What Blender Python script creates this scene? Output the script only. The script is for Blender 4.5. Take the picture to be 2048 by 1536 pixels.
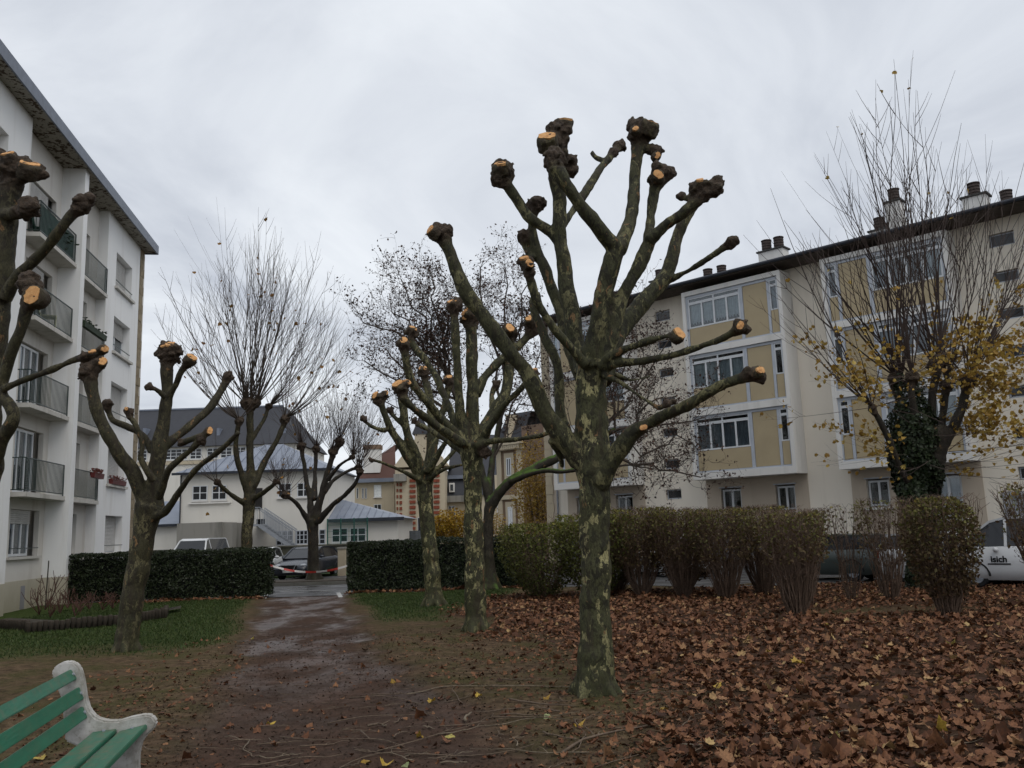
import bpy, bmesh, math, random
import numpy as np
from mathutils import Vector, Matrix, noise
random.seed(7); rng = np.random.default_rng(7)
scene = bpy.context.scene
for o in list(bpy.data.objects): bpy.data.objects.remove(o, do_unlink=True)
C = scene.collection

# ---------------------------------------------------------------- camera
FOC, PITCH, ROLL, HCAM = 1740.0, math.radians(9.475), math.radians(1.93), 2.0   # focal length in pixels of a 2048 wide picture
CAM = Vector((0, 0, HCAM))
FW = Vector((0, math.cos(PITCH), math.sin(PITCH)))
_r = Vector((1, 0, 0)); _u = _r.cross(FW)
RT = _r*math.cos(ROLL) - _u*math.sin(ROLL)
UP = _u*math.cos(ROLL) + _r*math.sin(ROLL)
cd = bpy.data.cameras.new('camera'); cam = bpy.data.objects.new('camera', cd); C.objects.link(cam)
cd.sensor_width = 36.0; cd.lens = FOC/2048*36.0; cd.clip_start = 0.05; cd.clip_end = 2000
m = Matrix((RT, UP, -FW)).transposed().to_4x4(); m.translation = CAM
cam.matrix_world = m
scene.camera = cam

# ---------------------------------------------------------------- world, sun, exposure
SUN_EL, SUN_AZ = math.radians(62), math.radians(140)      # azimuth clockwise from +y, behind the camera to the right
w = bpy.data.worlds.new('World'); scene.world = w; w.use_nodes = True
nt = w.node_tree; nt.nodes.clear()
def wn(t, **k):
    n = nt.nodes.new(t)
    for a, b in k.items(): setattr(n, a, b)
    return n
out = wn('ShaderNodeOutputWorld')
sky = wn('ShaderNodeTexSky', sky_type='NISHITA', sun_disc=False, sun_elevation=SUN_EL, sun_rotation=SUN_AZ, air_density=1.0, dust_density=2.0)
bg1 = wn('ShaderNodeBackground'); bg1.inputs['Strength'].default_value = 0.1
nt.links.new(sky.outputs[0], bg1.inputs['Color'])
tc = wn('ShaderNodeTexCoord')
sep = wn('ShaderNodeSeparateXYZ'); nt.links.new(tc.outputs['Generated'], sep.inputs[0])
def wmath(op, a, b):
    n = wn('ShaderNodeMath', operation=op)
    for i, v in enumerate((a, b)):
        if isinstance(v, (int, float)): n.inputs[i].default_value = v
        else: nt.links.new(v, n.inputs[i])
    return n.outputs[0]
zz = wmath('ADD', wmath('MAXIMUM', sep.outputs[2], 0.0), 0.16)
comb = wn('ShaderNodeCombineXYZ')
nt.links.new(wmath('DIVIDE', sep.outputs[0], zz), comb.inputs[0]); nt.links.new(wmath('DIVIDE', sep.outputs[1], zz), comb.inputs[1])
n1 = wn('ShaderNodeTexNoise'); n1.inputs['Scale'].default_value = 1.0; n1.inputs['Detail'].default_value = 8; n1.inputs['Roughness'].default_value = 0.56; n1.inputs['Distortion'].default_value = 0.9
nt.links.new(comb.outputs[0], n1.inputs['Vector'])
rp = wn('ShaderNodeValToRGB')
rp.color_ramp.elements[0].position = 0.33; rp.color_ramp.elements[0].color = (0.505, 0.54, 0.605, 1)
rp.color_ramp.elements[1].position = 0.66; rp.color_ramp.elements[1].color = (0.83, 0.865, 0.905, 1)
e = rp.color_ramp.elements.new(0.5); e.color = (0.68, 0.715, 0.77, 1)
nt.links.new(n1.outputs[0], rp.inputs[0])
bg2 = wn('ShaderNodeBackground'); bg2.inputs['Strength'].default_value = 1.0
nt.links.new(rp.outputs[0], bg2.inputs['Color'])
mx = wn('ShaderNodeMixShader'); mx.inputs[0].default_value = 0.93
nt.links.new(bg1.outputs[0], mx.inputs[1]); nt.links.new(bg2.outputs[0], mx.inputs[2]); nt.links.new(mx.outputs[0], out.inputs[0])
sl = bpy.data.lights.new('sun', 'SUN'); sl.energy = 1.3; sl.angle = math.radians(50); sl.color = (1.0, 0.96, 0.9)
so = bpy.data.objects.new('sun', sl); C.objects.link(so)
sdir = Vector((math.sin(SUN_AZ)*math.cos(SUN_EL), math.cos(SUN_AZ)*math.cos(SUN_EL), math.sin(SUN_EL)))
so.rotation_euler = sdir.to_track_quat('Z', 'Y').to_euler(); so.location = (0, 0, 40)
vs = scene.view_settings; vs.view_transform = 'Standard'; vs.look = 'None'; vs.gamma = 1; vs.exposure = 0.16; vs.use_curve_mapping = False
scene.cycles.max_bounces = 4; scene.cycles.transparent_max_bounces = 8; scene.cycles.use_adaptive_sampling = True; scene.cycles.adaptive_threshold = 0.02; scene.cycles.use_denoising = True

# ---------------------------------------------------------------- helpers
def ray(px, py): return FW + RT*((px-1024)/FOC) - UP*((py-768)/FOC)
def G(px, py, z=0.0):
    d = ray(px, py); return CAM + d*((z-HCAM)/d.z)
def P(px, py, Y):
    d = ray(px, py); return CAM + d*(Y/d.y)
def cdepth(v): return (Vector(v)-CAM).dot(FW)
def rpx(r, v): return r*cdepth(v)/FOC
def fbm(x, y, z=0.0, o=4): return noise.fractal((x, y, z), 1.0, 2.0, o)
def smooth(a, b, x):
    t = min(1, max(0, (x-a)/(b-a))); return t*t*(3-2*t)

def tag(o, label=None, cat=None, group=None, kind=None):
    if label: o['label'] = label
    if cat: o['category'] = cat
    if group: o['group'] = group
    if kind: o['kind'] = kind
    return o
def link(name, me, parent=None, loc=None, rz=None):
    o = bpy.data.objects.new(name, me); C.objects.link(o)
    if parent: o.parent = parent
    if loc is not None: o.location = loc
    if rz is not None: o.rotation_euler = (0, 0, rz)
    return o
def thing(name, label, cat, loc=(0, 0, 0), rz=0, group=None):
    return tag(link(name, None, None, loc, rz), label, cat, group)
def copy_tree(o, parent=None):
    c = o.copy(); C.objects.link(c); c.parent = parent
    for ch in list(o.children): copy_tree(ch, c)
    return c

class MB:
    """collects shapes, builds them into one mesh object"""
    def __init__(s): s.v = []; s.f = []
    def add(s, vs_, fs):
        b = len(s.v); s.v += [tuple(v) for v in vs_]; s.f += [tuple(i+b for i in f) for f in fs]
    def box(s, x0, x1, y0, y1, z0, z1, M=None):
        if x0 > x1: x0, x1 = x1, x0
        if y0 > y1: y0, y1 = y1, y0
        if z0 > z1: z0, z1 = z1, z0
        v = [Vector(q) for q in ((x0,y0,z0),(x1,y0,z0),(x1,y1,z0),(x0,y1,z0),(x0,y0,z1),(x1,y0,z1),(x1,y1,z1),(x0,y1,z1))]
        if M: v = [M @ q for q in v]
        s.add(v, ((0,3,2,1),(4,5,6,7),(0,1,5,4),(1,2,6,5),(2,3,7,6),(3,0,4,7))); return s
    def quad(s, a, b, c, d): s.add((a, b, c, d), ((0,1,2,3),)); return s
    def poly(s, pts): s.add(pts, (tuple(range(len(pts))),)); return s
    def prism(s, pts, vec):
        """extrude planar polygon pts by vec"""
        n = len(pts); vec = Vector(vec); a = [Vector(p) for p in pts]; b = [p+vec for p in a]
        s.add(a+b, [tuple(range(n))[::-1], tuple(range(n, 2*n))]+[(i, (i+1) % n, n+(i+1) % n, n+i) for i in range(n)]); return s
    def bar(s, a, b, w, h=None, up=(0, 0, 1)):
        h = h or w; a = Vector(a); b = Vector(b); d = (b-a).normalized(); u = Vector(up)
        if abs(d.dot(u)) > .98: u = Vector((1, 0, 0))
        sd = d.cross(u).normalized()*w/2; uu = sd.cross(d).normalized()*h/2
        v = [a-sd-uu, a+sd-uu, a+sd+uu, a-sd+uu, b-sd-uu, b+sd-uu, b+sd+uu, b-sd+uu]
        s.add(v, ((0,1,2,3),(7,6,5,4),(0,4,5,1),(1,5,6,2),(2,6,7,3),(3,7,4,0))); return s
    def tube(s, pts, radii, n=8, caps=True, jit=0):
        pts = [Vector(p) for p in pts]; k = len(pts)
        if isinstance(radii, (int, float)): radii = [radii]*k
        t0 = (pts[1]-pts[0]).normalized(); u = t0.orthogonal().normalized(); vs_ = []
        for i in range(k):
            t = (pts[min(i+1, k-1)]-pts[max(i-1, 0)]).normalized()
            u = (u - t*u.dot(t)).normalized(); w_ = t.cross(u)
            for j in range(n):
                a = 2*math.pi*j/n; vs_.append(pts[i] + (u*math.cos(a)+w_*math.sin(a))*radii[i])
        fs = []
        for i in range(k-1):
            for j in range(n):
                j2 = (j+1) % n; fs.append((i*n+j, i*n+j2, (i+1)*n+j2, (i+1)*n+j))
        if caps: fs += [tuple(range(n))[::-1], tuple((k-1)*n+j for j in range(n))]
        s.add(vs_, fs); return s
    def cyl(s, c, r, h, n=16, axis='z', r2=None):
        c = Vector(c); ax = {'x': Vector((1,0,0)), 'y': Vector((0,1,0)), 'z': Vector((0,0,1))}[axis]
        return s.tube([c, c+ax*h], [r, r if r2 is None else r2], n)
    def ico(s, c, r, sub=2, amp=0, fr=3, sq=(1,1,1), seed=0):
        bm = bmesh.new(); bmesh.ops.create_icosphere(bm, subdivisions=sub, radius=1)
        vs_ = []
        for v in bm.verts:
            q = v.co.copy(); k = 1+amp*noise.noise(q*fr+Vector((seed*3.1, seed*1.7, seed)))
            vs_.append(Vector(c)+Vector((q.x*sq[0], q.y*sq[1], q.z*sq[2]))*r*k)
        s.add(vs_, [tuple(v.index for v in f.verts) for f in bm.faces]); bm.free(); return s
    def mesh(s, name='m', mat=None, smooth_=False):
        me = bpy.data.meshes.new(name); me.from_pydata(s.v, [], s.f); me.update()
        if mat: me.materials.append(mat)
        if smooth_: me.polygons.foreach_set('use_smooth', [True]*len(me.polygons))
        return me
    def build(s, name, mat, parent=None, smooth_=False, **k):
        return link(name, s.mesh(name, mat, smooth_), parent, **k)

def soup(name, V, F, mat, parent=None, attr=None, smooth_=False):
    """numpy verts (n,3) and faces (m,k) to one object; attr = dict of per-vertex floats"""
    me = bpy.data.meshes.new(name); V = np.asarray(V, np.float32); F = np.asarray(F, np.int32)
    k = F.shape[1]; me.vertices.add(len(V)); me.vertices.foreach_set('co', V.ravel())
    me.loops.add(F.size); me.loops.foreach_set('vertex_index', F.ravel())
    me.polygons.add(len(F)); me.polygons.foreach_set('loop_start', np.arange(0, F.size, k, dtype=np.int32))
    me.polygons.foreach_set('loop_total', np.full(len(F), k, np.int32))
    if smooth_: me.polygons.foreach_set('use_smooth', np.ones(len(F), bool))
    me.update(calc_edges=True)
    for a, b in (attr or {}).items():
        at = me.attributes.new(a, 'FLOAT', 'POINT'); at.data.foreach_set('value', np.asarray(b, np.float32))
    if mat: me.materials.append(mat)
    return link(name, me, parent)

# ---------------------------------------------------------------- materials
class NT:
    def __init__(s, name):
        s.m = bpy.data.materials.new(name); s.m.use_nodes = True; s.t = s.m.node_tree; s.t.nodes.clear()
        s.o = s.n('ShaderNodeOutputMaterial'); s.p = s.n('ShaderNodeBsdfPrincipled'); s.l(s.p.outputs[0], s.o.inputs[0])
    def n(s, t, **k):
        x = s.t.nodes.new(t)
        for a, b in k.items(): setattr(x, a, b)
        return x
    def l(s, a, b): s.t.links.new(a, b)
    def put(s, sock, v):
        if isinstance(v, bpy.types.NodeSocket): s.l(v, sock)
        elif isinstance(v, (tuple, list)) and len(v) == 3 and sock.type == 'RGBA': sock.default_value = (*v, 1)
        else: sock.default_value = v
    def coord(s, kind='Object', sc=(1, 1, 1)):
        if kind == 'World': o = s.n('ShaderNodeNewGeometry').outputs['Position']
        else: o = s.n('ShaderNodeTexCoord').outputs[kind]
        if sc != (1, 1, 1):
            mp = s.n('ShaderNodeMapping'); s.l(o, mp.inputs[0]); mp.inputs['Scale'].default_value = sc; o = mp.outputs[0]
        return o
    def noise(s, co, scale, detail=4, rough=.55, dist=0):
        x = s.n('ShaderNodeTexNoise'); s.l(co, x.inputs['Vector'])
        x.inputs['Scale'].default_value = scale; x.inputs['Detail'].default_value = detail; x.inputs['Roughness'].default_value = rough; x.inputs['Distortion'].default_value = dist
        return x.outputs[0]
    def voro(s, co, scale, feature='F1', outp='Distance', rand=1):
        x = s.n('ShaderNodeTexVoronoi', feature=feature); s.l(co, x.inputs['Vector']); x.inputs['Scale'].default_value = scale; x.inputs['Randomness'].default_value = rand
        return x.outputs[outp]
    def ramp(s, f, *st, interp='LINEAR'):
        x = s.n('ShaderNodeValToRGB'); s.l(f, x.inputs[0]); r = x.color_ramp; r.interpolation = interp
        while len(r.elements) < len(st): r.elements.new(0.5)
        for el, (p_, c_) in zip(r.elements, st):
            el.position = p_; el.color = (*c_, 1) if isinstance(c_, (tuple, list)) else (c_, c_, c_, 1)
        return x.outputs[0]
    def mix(s, f, a, b, blend='MIX'):
        x = s.n('ShaderNodeMix', data_type='RGBA', blend_type=blend); s.put(x.inputs[0], f); s.put(x.inputs[6], a); s.put(x.inputs[7], b)
        return x.outputs[2]
    def math(s, op, a, b=0.0):
        x = s.n('ShaderNodeMath', operation=op); s.put(x.inputs[0], a); s.put(x.inputs[1], b); return x.outputs[0]
    def attr(s, name): return s.n('ShaderNodeAttribute', attribute_name=name).outputs['Fac']
    def z(s, kind='World'):
        x = s.n('ShaderNodeSeparateXYZ'); s.l(s.coord(kind), x.inputs[0]); return x.outputs[2]
    def bump(s, h, strength=.3, dist=.02):
        x = s.n('ShaderNodeBump'); s.l(h, x.inputs['Height']); x.inputs['Strength'].default_value = strength; x.inputs['Distance'].default_value = dist
        s.l(x.outputs[0], s.p.inputs['Normal'])
    def fin(s, col, rough=.7, spec=.3, metal=0.0):
        s.put(s.p.inputs['Base Color'], col); s.put(s.p.inputs['Roughness'], rough); s.p.inputs['Specular IOR Level'].default_value = spec; s.p.inputs['Metallic'].default_value = metal
        return s.m

def simple(name, c, rough=.6, var=.25, scale=6, spec=.3, bump=0, metal=0.0, kind='Object', bscale=None):
    t = NT(name); co = t.coord(kind); f = t.noise(co, scale, 5)
    a = tuple(min(1, x*(1-var)) for x in c); b = tuple(min(1, x*(1+var)) for x in c)
    if bump: t.bump(t.noise(co, bscale or scale*4, 5), bump, .02)
    return t.fin(t.ramp(f, (.3, a), (.7, b)), rough, spec, metal)

def plaster(name, c, dirt, streak=.5, rough=.85):
    t = NT(name); co = t.coord('World'); big = t.noise(co, .35, 4); st = t.noise(t.coord('World', (1.3, 1.3, .13)), 1.3, 6, .62)
    col = t.mix(t.ramp(big, (.3, 0.0), (.75, .35)), c, tuple(x*.86 for x in c))
    col = t.mix(t.ramp(st, (.52, 0.0), (.78, streak*.8)), col, dirt)
    z = t.z(); base = t.ramp(t.math('ADD', t.math('MULTIPLY', z, .5), t.math('MULTIPLY', t.noise(co, 1.5, 4), .5)), (.25, .55), (.9, 0.0))
    col = t.mix(base, col, dirt)
    t.bump(t.noise(co, 45, 4), .25, .006)
    return t.fin(col, rough, .2)

M = {}
M['white_plaster'] = plaster('white_plaster', (.80, .80, .79), (.42, .37, .31), .5)
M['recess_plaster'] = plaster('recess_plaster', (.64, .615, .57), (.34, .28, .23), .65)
M['plinth_render'] = plaster('plinth_render', (.48, .44, .36), (.22, .20, .12), .6)
M['cream_plaster'] = plaster('cream_plaster', (.82, .755, .65), (.50, .43, .36), .5)
M['beige_shade_plaster'] = plaster('beige_shade_plaster', (.50, .425, .34), (.30, .25, .19), .45)  # darker than the cream: shade under the bays painted in; also the end wall
M['bay_concrete'] = plaster('bay_concrete', (.70, .685, .655), (.27, .26, .22), .5)
M['slab_concrete'] = plaster('slab_concrete', (.52, .50, .46), (.16, .15, .11), .9)
M['grey_plinth'] = plaster('grey_plinth', (.27, .27, .29), (.16, .15, .14), .5)
M['annex_plaster'] = plaster('annex_plaster', (.68, .655, .60), (.40, .37, .32), .35)
M['yellow_stone'] = plaster('yellow_stone', (.50, .43, .315), (.27, .22, .16), .5)
M['ochre_panel'] = simple('ochre_panel', (.40, .325, .205), .6, .06, 1.2, .3)
M['bay_metal'] = simple('bay_metal', (.42, .45, .50), .45, .08, 3, .4)
M['white_frame'] = simple('white_frame', (.62, .64, .66), .4, .06, 3, .4)
M['white_paint'] = simple('white_paint', (.7, .7, .7), .5, .08, 3)
M['shutter'] = simple('shutter_pvc', (.50, .49, .47), .55, .08, 4)
M['dark_rail'] = simple('dark_green_rail', (.028, .045, .04), .45, .2, 5, .4)
M['dark_green'] = simple('dark_green_cloth', (.012, .05, .035), .7, .3, 8)
M['black'] = simple('black_void', (.012, .012, .013), .8, .2, 3, .1)
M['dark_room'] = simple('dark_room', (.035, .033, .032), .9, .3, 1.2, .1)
M['curtain'] = simple('net_curtain', (.80, .83, .83), .9, .12, 5, .1)
M['curtain_grey'] = simple('grey_curtain', (.42, .45, .48), .9, .15, 5, .1)
M['zinc_fascia'] = simple('zinc_fascia', (.13, .15, .19), .5, .18, 4, .4)
M['brown_wood'] = simple('brown_soffit_wood', (.055, .042, .033), .75, .3, 6)
M['slate_dark'] = simple('gutter_slate', (.03, .034, .045), .5, .2, 5)
M['terracotta'] = simple('chimney_pot', (.065, .05, .045), .8, .35, 12)
M['pot_cap'] = simple('pot_cap_concrete', (.05, .05, .048), .85, .3, 10)
M['grey_metal'] = simple('grey_metal', (.28, .30, .33), .4, .12, 6, .5)
M['concrete'] = plaster('old_concrete', (.27, .26, .235), (.07, .07, .055), 1.2)
M['dark_wall'] = plaster('mossy_wall', (.10, .095, .075), (.045, .05, .03), .8)
M['red_planter'] = simple('red_planter', (.11, .022, .02), .5, .2, 5)
def mk_soffit():
    t = NT('peeling_soffit'); co = t.coord('World'); a = t.noise(co, 2.6, 6, .7); b = t.noise(co, 9, 4)
    col = t.mix(t.ramp(t.math('MULTIPLY', a, b), (.265, 0.0), (.285, 1.0)), (.30, .28, .235), (.075, .055, .04))
    return t.fin(col, .9, .1)
M['soffit'] = mk_soffit()
def mk_quoin():
    t = NT('dark_quoin_stone'); co = t.coord('World'); f = t.noise(co, 3, 6, .65)
    t.bump(t.noise(co, 20, 5), .5, .02)
    return t.fin(t.ramp(f, (.3, (.16, .13, .09)), (.7, (.34, .28, .19))), .9, .1)
M['quoin'] = mk_quoin()
def mk_glass():
    t = NT('window_glass'); tr = t.n('ShaderNodeBsdfTransparent'); tr.inputs[0].default_value = (.72, .76, .78, 1)
    gl = t.n('ShaderNodeBsdfGlossy'); gl.inputs['Roughness'].default_value = .03; gl.inputs[0].default_value = (.9, .93, .95, 1)
    fr = t.n('ShaderNodeFresnel'); fr.inputs[0].default_value = 1.5
    f = t.math('ADD', t.math('MULTIPLY', fr.outputs[0], .9), .03)
    mx = t.n('ShaderNodeMixShader'); t.l(f, mx.inputs[0]); t.l(tr.outputs[0], mx.inputs[1]); t.l(gl.outputs[0], mx.inputs[2]); t.l(mx.outputs[0], t.o.inputs[0])
    return t.m
M['glass'] = mk_glass()
M['dark_glass'] = simple('dark_glass', (.02, .022, .025), .06, .1, 2, .5)
def mk_zinc():
    t = NT('zinc_roof'); co = t.coord('World'); f = t.noise(co, .9, 5)
    return t.fin(t.ramp(f, (.3, (.13, .15, .195)), (.7, (.19, .215, .265))), .42, .5, .0)
M['zinc'] = mk_zinc()
def mk_slate(name, c, sx=3.0, sz=5.0):
    t = NT(name); co = t.coord('World'); br = t.n('ShaderNodeTexNoise'); f = t.noise(t.coord('World', (1.5, 1.5, 6)), 2.2, 4); g = t.noise(co, .25, 4)
    col = t.mix(t.ramp(f, (.3, 0.0), (.7, .5)), c, tuple(x*1.5 for x in c)); col = t.mix(t.ramp(g, (.35, 0.0), (.75, .5)), col, tuple(x*.7 for x in c))
    return t.fin(col, .7, .25)
M['slate'] = mk_slate('slate_roof', (.035, .037, .044))
M['brown_tile'] = mk_slate('brown_tile_roof', (.075, .036, .028))
def mk_brick():
    t = NT('brick_face'); co = t.coord('World'); f = t.noise(co, 5, 5); g = t.noise(co, .6, 3)
    col = t.mix(f, (.17, .115, .085), (.24, .17, .125)); col = t.mix(t.ramp(g, (.4, 0.0), (.8, .6)), col, (.2, .15, .1))
    return t.fin(col, .9, .1)
M['brick'] = mk_brick()
M['red_brick'] = simple('red_brick_band', (.22, .065, .04), .9, .25, 5, .1)
# ================================================================ building helpers (local frame: x along the facade, -y outward, z up)
def B(mb, s0, s1, o0, o1, z0, z1): return mb.box(s0, s1, -o1, -o0, z0, z1)
def wall(parent, s0, s1, z0, z1, o, mat, openings=(), depth=.22, name='wall', thick=.3):
    """front sheet at outward o with rectangular openings and their reveals, closed by a back sheet"""
    mb = MB(); xs = sorted({s0, s1, *[q for a in openings for q in a[:2]]}); zs = sorted({z0, z1, *[q for a in openings for q in a[2:4]]})
    for i in range(len(xs)-1):
        for j in range(len(zs)-1):
            cx, cz = (xs[i]+xs[i+1])/2, (zs[j]+zs[j+1])/2
            if any(a[0] < cx < a[1] and a[2] < cz < a[3] for a in openings): continue
            mb.quad((xs[i], -o, zs[j]), (xs[i+1], -o, zs[j]), (xs[i+1], -o, zs[j+1]), (xs[i], -o, zs[j+1]))
    for a in openings:
        x0, x1, y0, y1 = a[:4]; b = -o+depth
        mb.quad((x0, -o, y0), (x0, b, y0), (x0, b, y1), (x0, -o, y1)); mb.quad((x1, -o, y0), (x1, -o, y1), (x1, b, y1), (x1, b, y0))
        mb.quad((x0, -o, y1), (x0, b, y1), (x1, b, y1), (x1, -o, y1)); mb.quad((x0, -o, y0), (x1, -o, y0), (x1, b, y0), (x0, b, y0))
    b = -o+thick+.5
    mb.quad((s0, -o, z0), (s0, -o, z1), (s0, b, z1), (s0, b, z0)); mb.quad((s1, -o, z0), (s1, b, z0), (s1, b, z1), (s1, -o, z1)); mb.quad((s0, -o, z1), (s1, -o, z1), (s1, b, z1), (s0, b, z1))
    mb.quad((s0, b, z0), (s0, b, z1), (s1, b, z1), (s1, b, z0))
    return mb.build(name, mat, parent)
def curtain_mesh(s0, s1, z0, z1, o, amp=.025, per=.14, scallop=0):
    mb = MB(); n = max(6, int((s1-s0)/per*6)); lo = []; hi = []
    for i in range(n+1):
        s = s0+(s1-s0)*i/n; y = -o+amp*math.sin(i*2*math.pi/6)+amp*.4*math.sin(i*1.7); z = z0+(scallop*abs(math.sin(i*math.pi/6)) if scallop else 0)
        lo.append((s, y, z)); hi.append((s, y, z1))
    mb.add(lo+hi, [(i, i+1, n+2+i, n+1+i) for i in range(n)]); return mb
def window(parent, s0, s1, z0, z1, o, mull=(), cross=(), fmat='white_frame', fw=.07, curtain=None, shut=0, smat='shutter', room=.45, glass='glass', name='window', bottom_panel=0, dp=.06):
    """o: outward of the frame's face. mull / cross: inner bars. curtain: list of (f0,f1,z0f,mat). shut: fraction covered by a roller shutter"""
    mb = MB(); f = fw
    B(mb, s0, s1, o-dp, o, z0, z0+f); B(mb, s0, s1, o-dp, o, z1-f, z1); B(mb, s0, s0+f, o-dp, o, z0+f, z1-f); B(mb, s1-f, s1, o-dp, o, z0+f, z1-f)
    ms = sorted(mull)
    for q in ms: B(mb, q-f*.6, q+f*.6, o-dp, o-.002, z0+f, z1-f)
    for q in cross: B(mb, s0+f, s1-f, o-dp*.9, o-.004, q-f*.45, q+f*.45)
    w_ = mb.build(name, M[fmat], parent)
    ed = [s0+f*.5]+list(ms)+[s1-f*.5]; cr = [z0+f*.5]+sorted(cross)+[z1-f*.5]
    for i in range(len(ed)-1):
        for j in range(len(cr)-1):
            g = MB(); B(g, ed[i], ed[i+1], o-dp*.6, o-dp*.6+.006, cr[j], cr[j+1]); g.build('pane', M[glass], w_)
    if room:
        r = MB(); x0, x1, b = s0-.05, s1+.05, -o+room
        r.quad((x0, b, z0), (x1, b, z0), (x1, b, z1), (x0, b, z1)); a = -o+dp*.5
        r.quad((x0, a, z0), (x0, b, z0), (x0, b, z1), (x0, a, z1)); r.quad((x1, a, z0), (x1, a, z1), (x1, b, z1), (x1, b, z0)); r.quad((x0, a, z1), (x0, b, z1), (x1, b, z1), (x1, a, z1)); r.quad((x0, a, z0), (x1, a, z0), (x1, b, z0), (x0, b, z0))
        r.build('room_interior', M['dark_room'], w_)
    for c in (curtain or ()):
        c0, c1, zf, mt = c[:4]; sc = c[4] if len(c) > 4 else 0
        curtain_mesh(s0+(s1-s0)*c0, s0+(s1-s0)*c1, z0+(z1-z0)*zf, z1-.05, o-dp-.08, scallop=sc).build('curtain', M[mt], w_)
    if shut:
        q = MB(); zz_ = z1-(z1-z0)*shut; n = max(2, int((z1-zz_)/.055))
        for i in range(n):
            a = zz_+(z1-zz_)*i/n; b = zz_+(z1-zz_)*(i+1)/n
            q.add([(s0, -o-.02, a), (s1, -o-.02, a), (s1, -o-.034, (a+b)/2), (s0, -o-.034, (a+b)/2), (s1, -o-.02, b-.004), (s0, -o-.02, b-.004)], [(0, 1, 2, 3), (3, 2, 4, 5)])
        q.build('roller_shutter', M[smat], w_)
    return w_
def railing(parent, pts, z0, h, step=.11, mat='dark_rail', t=.016):
    mb = MB()
    for a, b in zip(pts[:-1], pts[1:]):
        a = Vector((a[0], -a[1], 0)); b = Vector((b[0], -b[1], 0)); L = (b-a).length; n = max(1, int(L/step))
        for zr in (z0+.07, z0+h): mb.bar(a+Vector((0, 0, zr)), b+Vector((0, 0, zr)), .035, .03)
        for i in range(n+1):
            p = a+(b-a)*i/n; th = .03 if i in (0, n) else t
            mb.box(p.x-th/2, p.x+th/2, p.y-th/2, p.y+th/2, z0-.04 if i in (0, n) else z0+.07, z0+h)
    return mb.build('railing', M[mat], parent)

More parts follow.
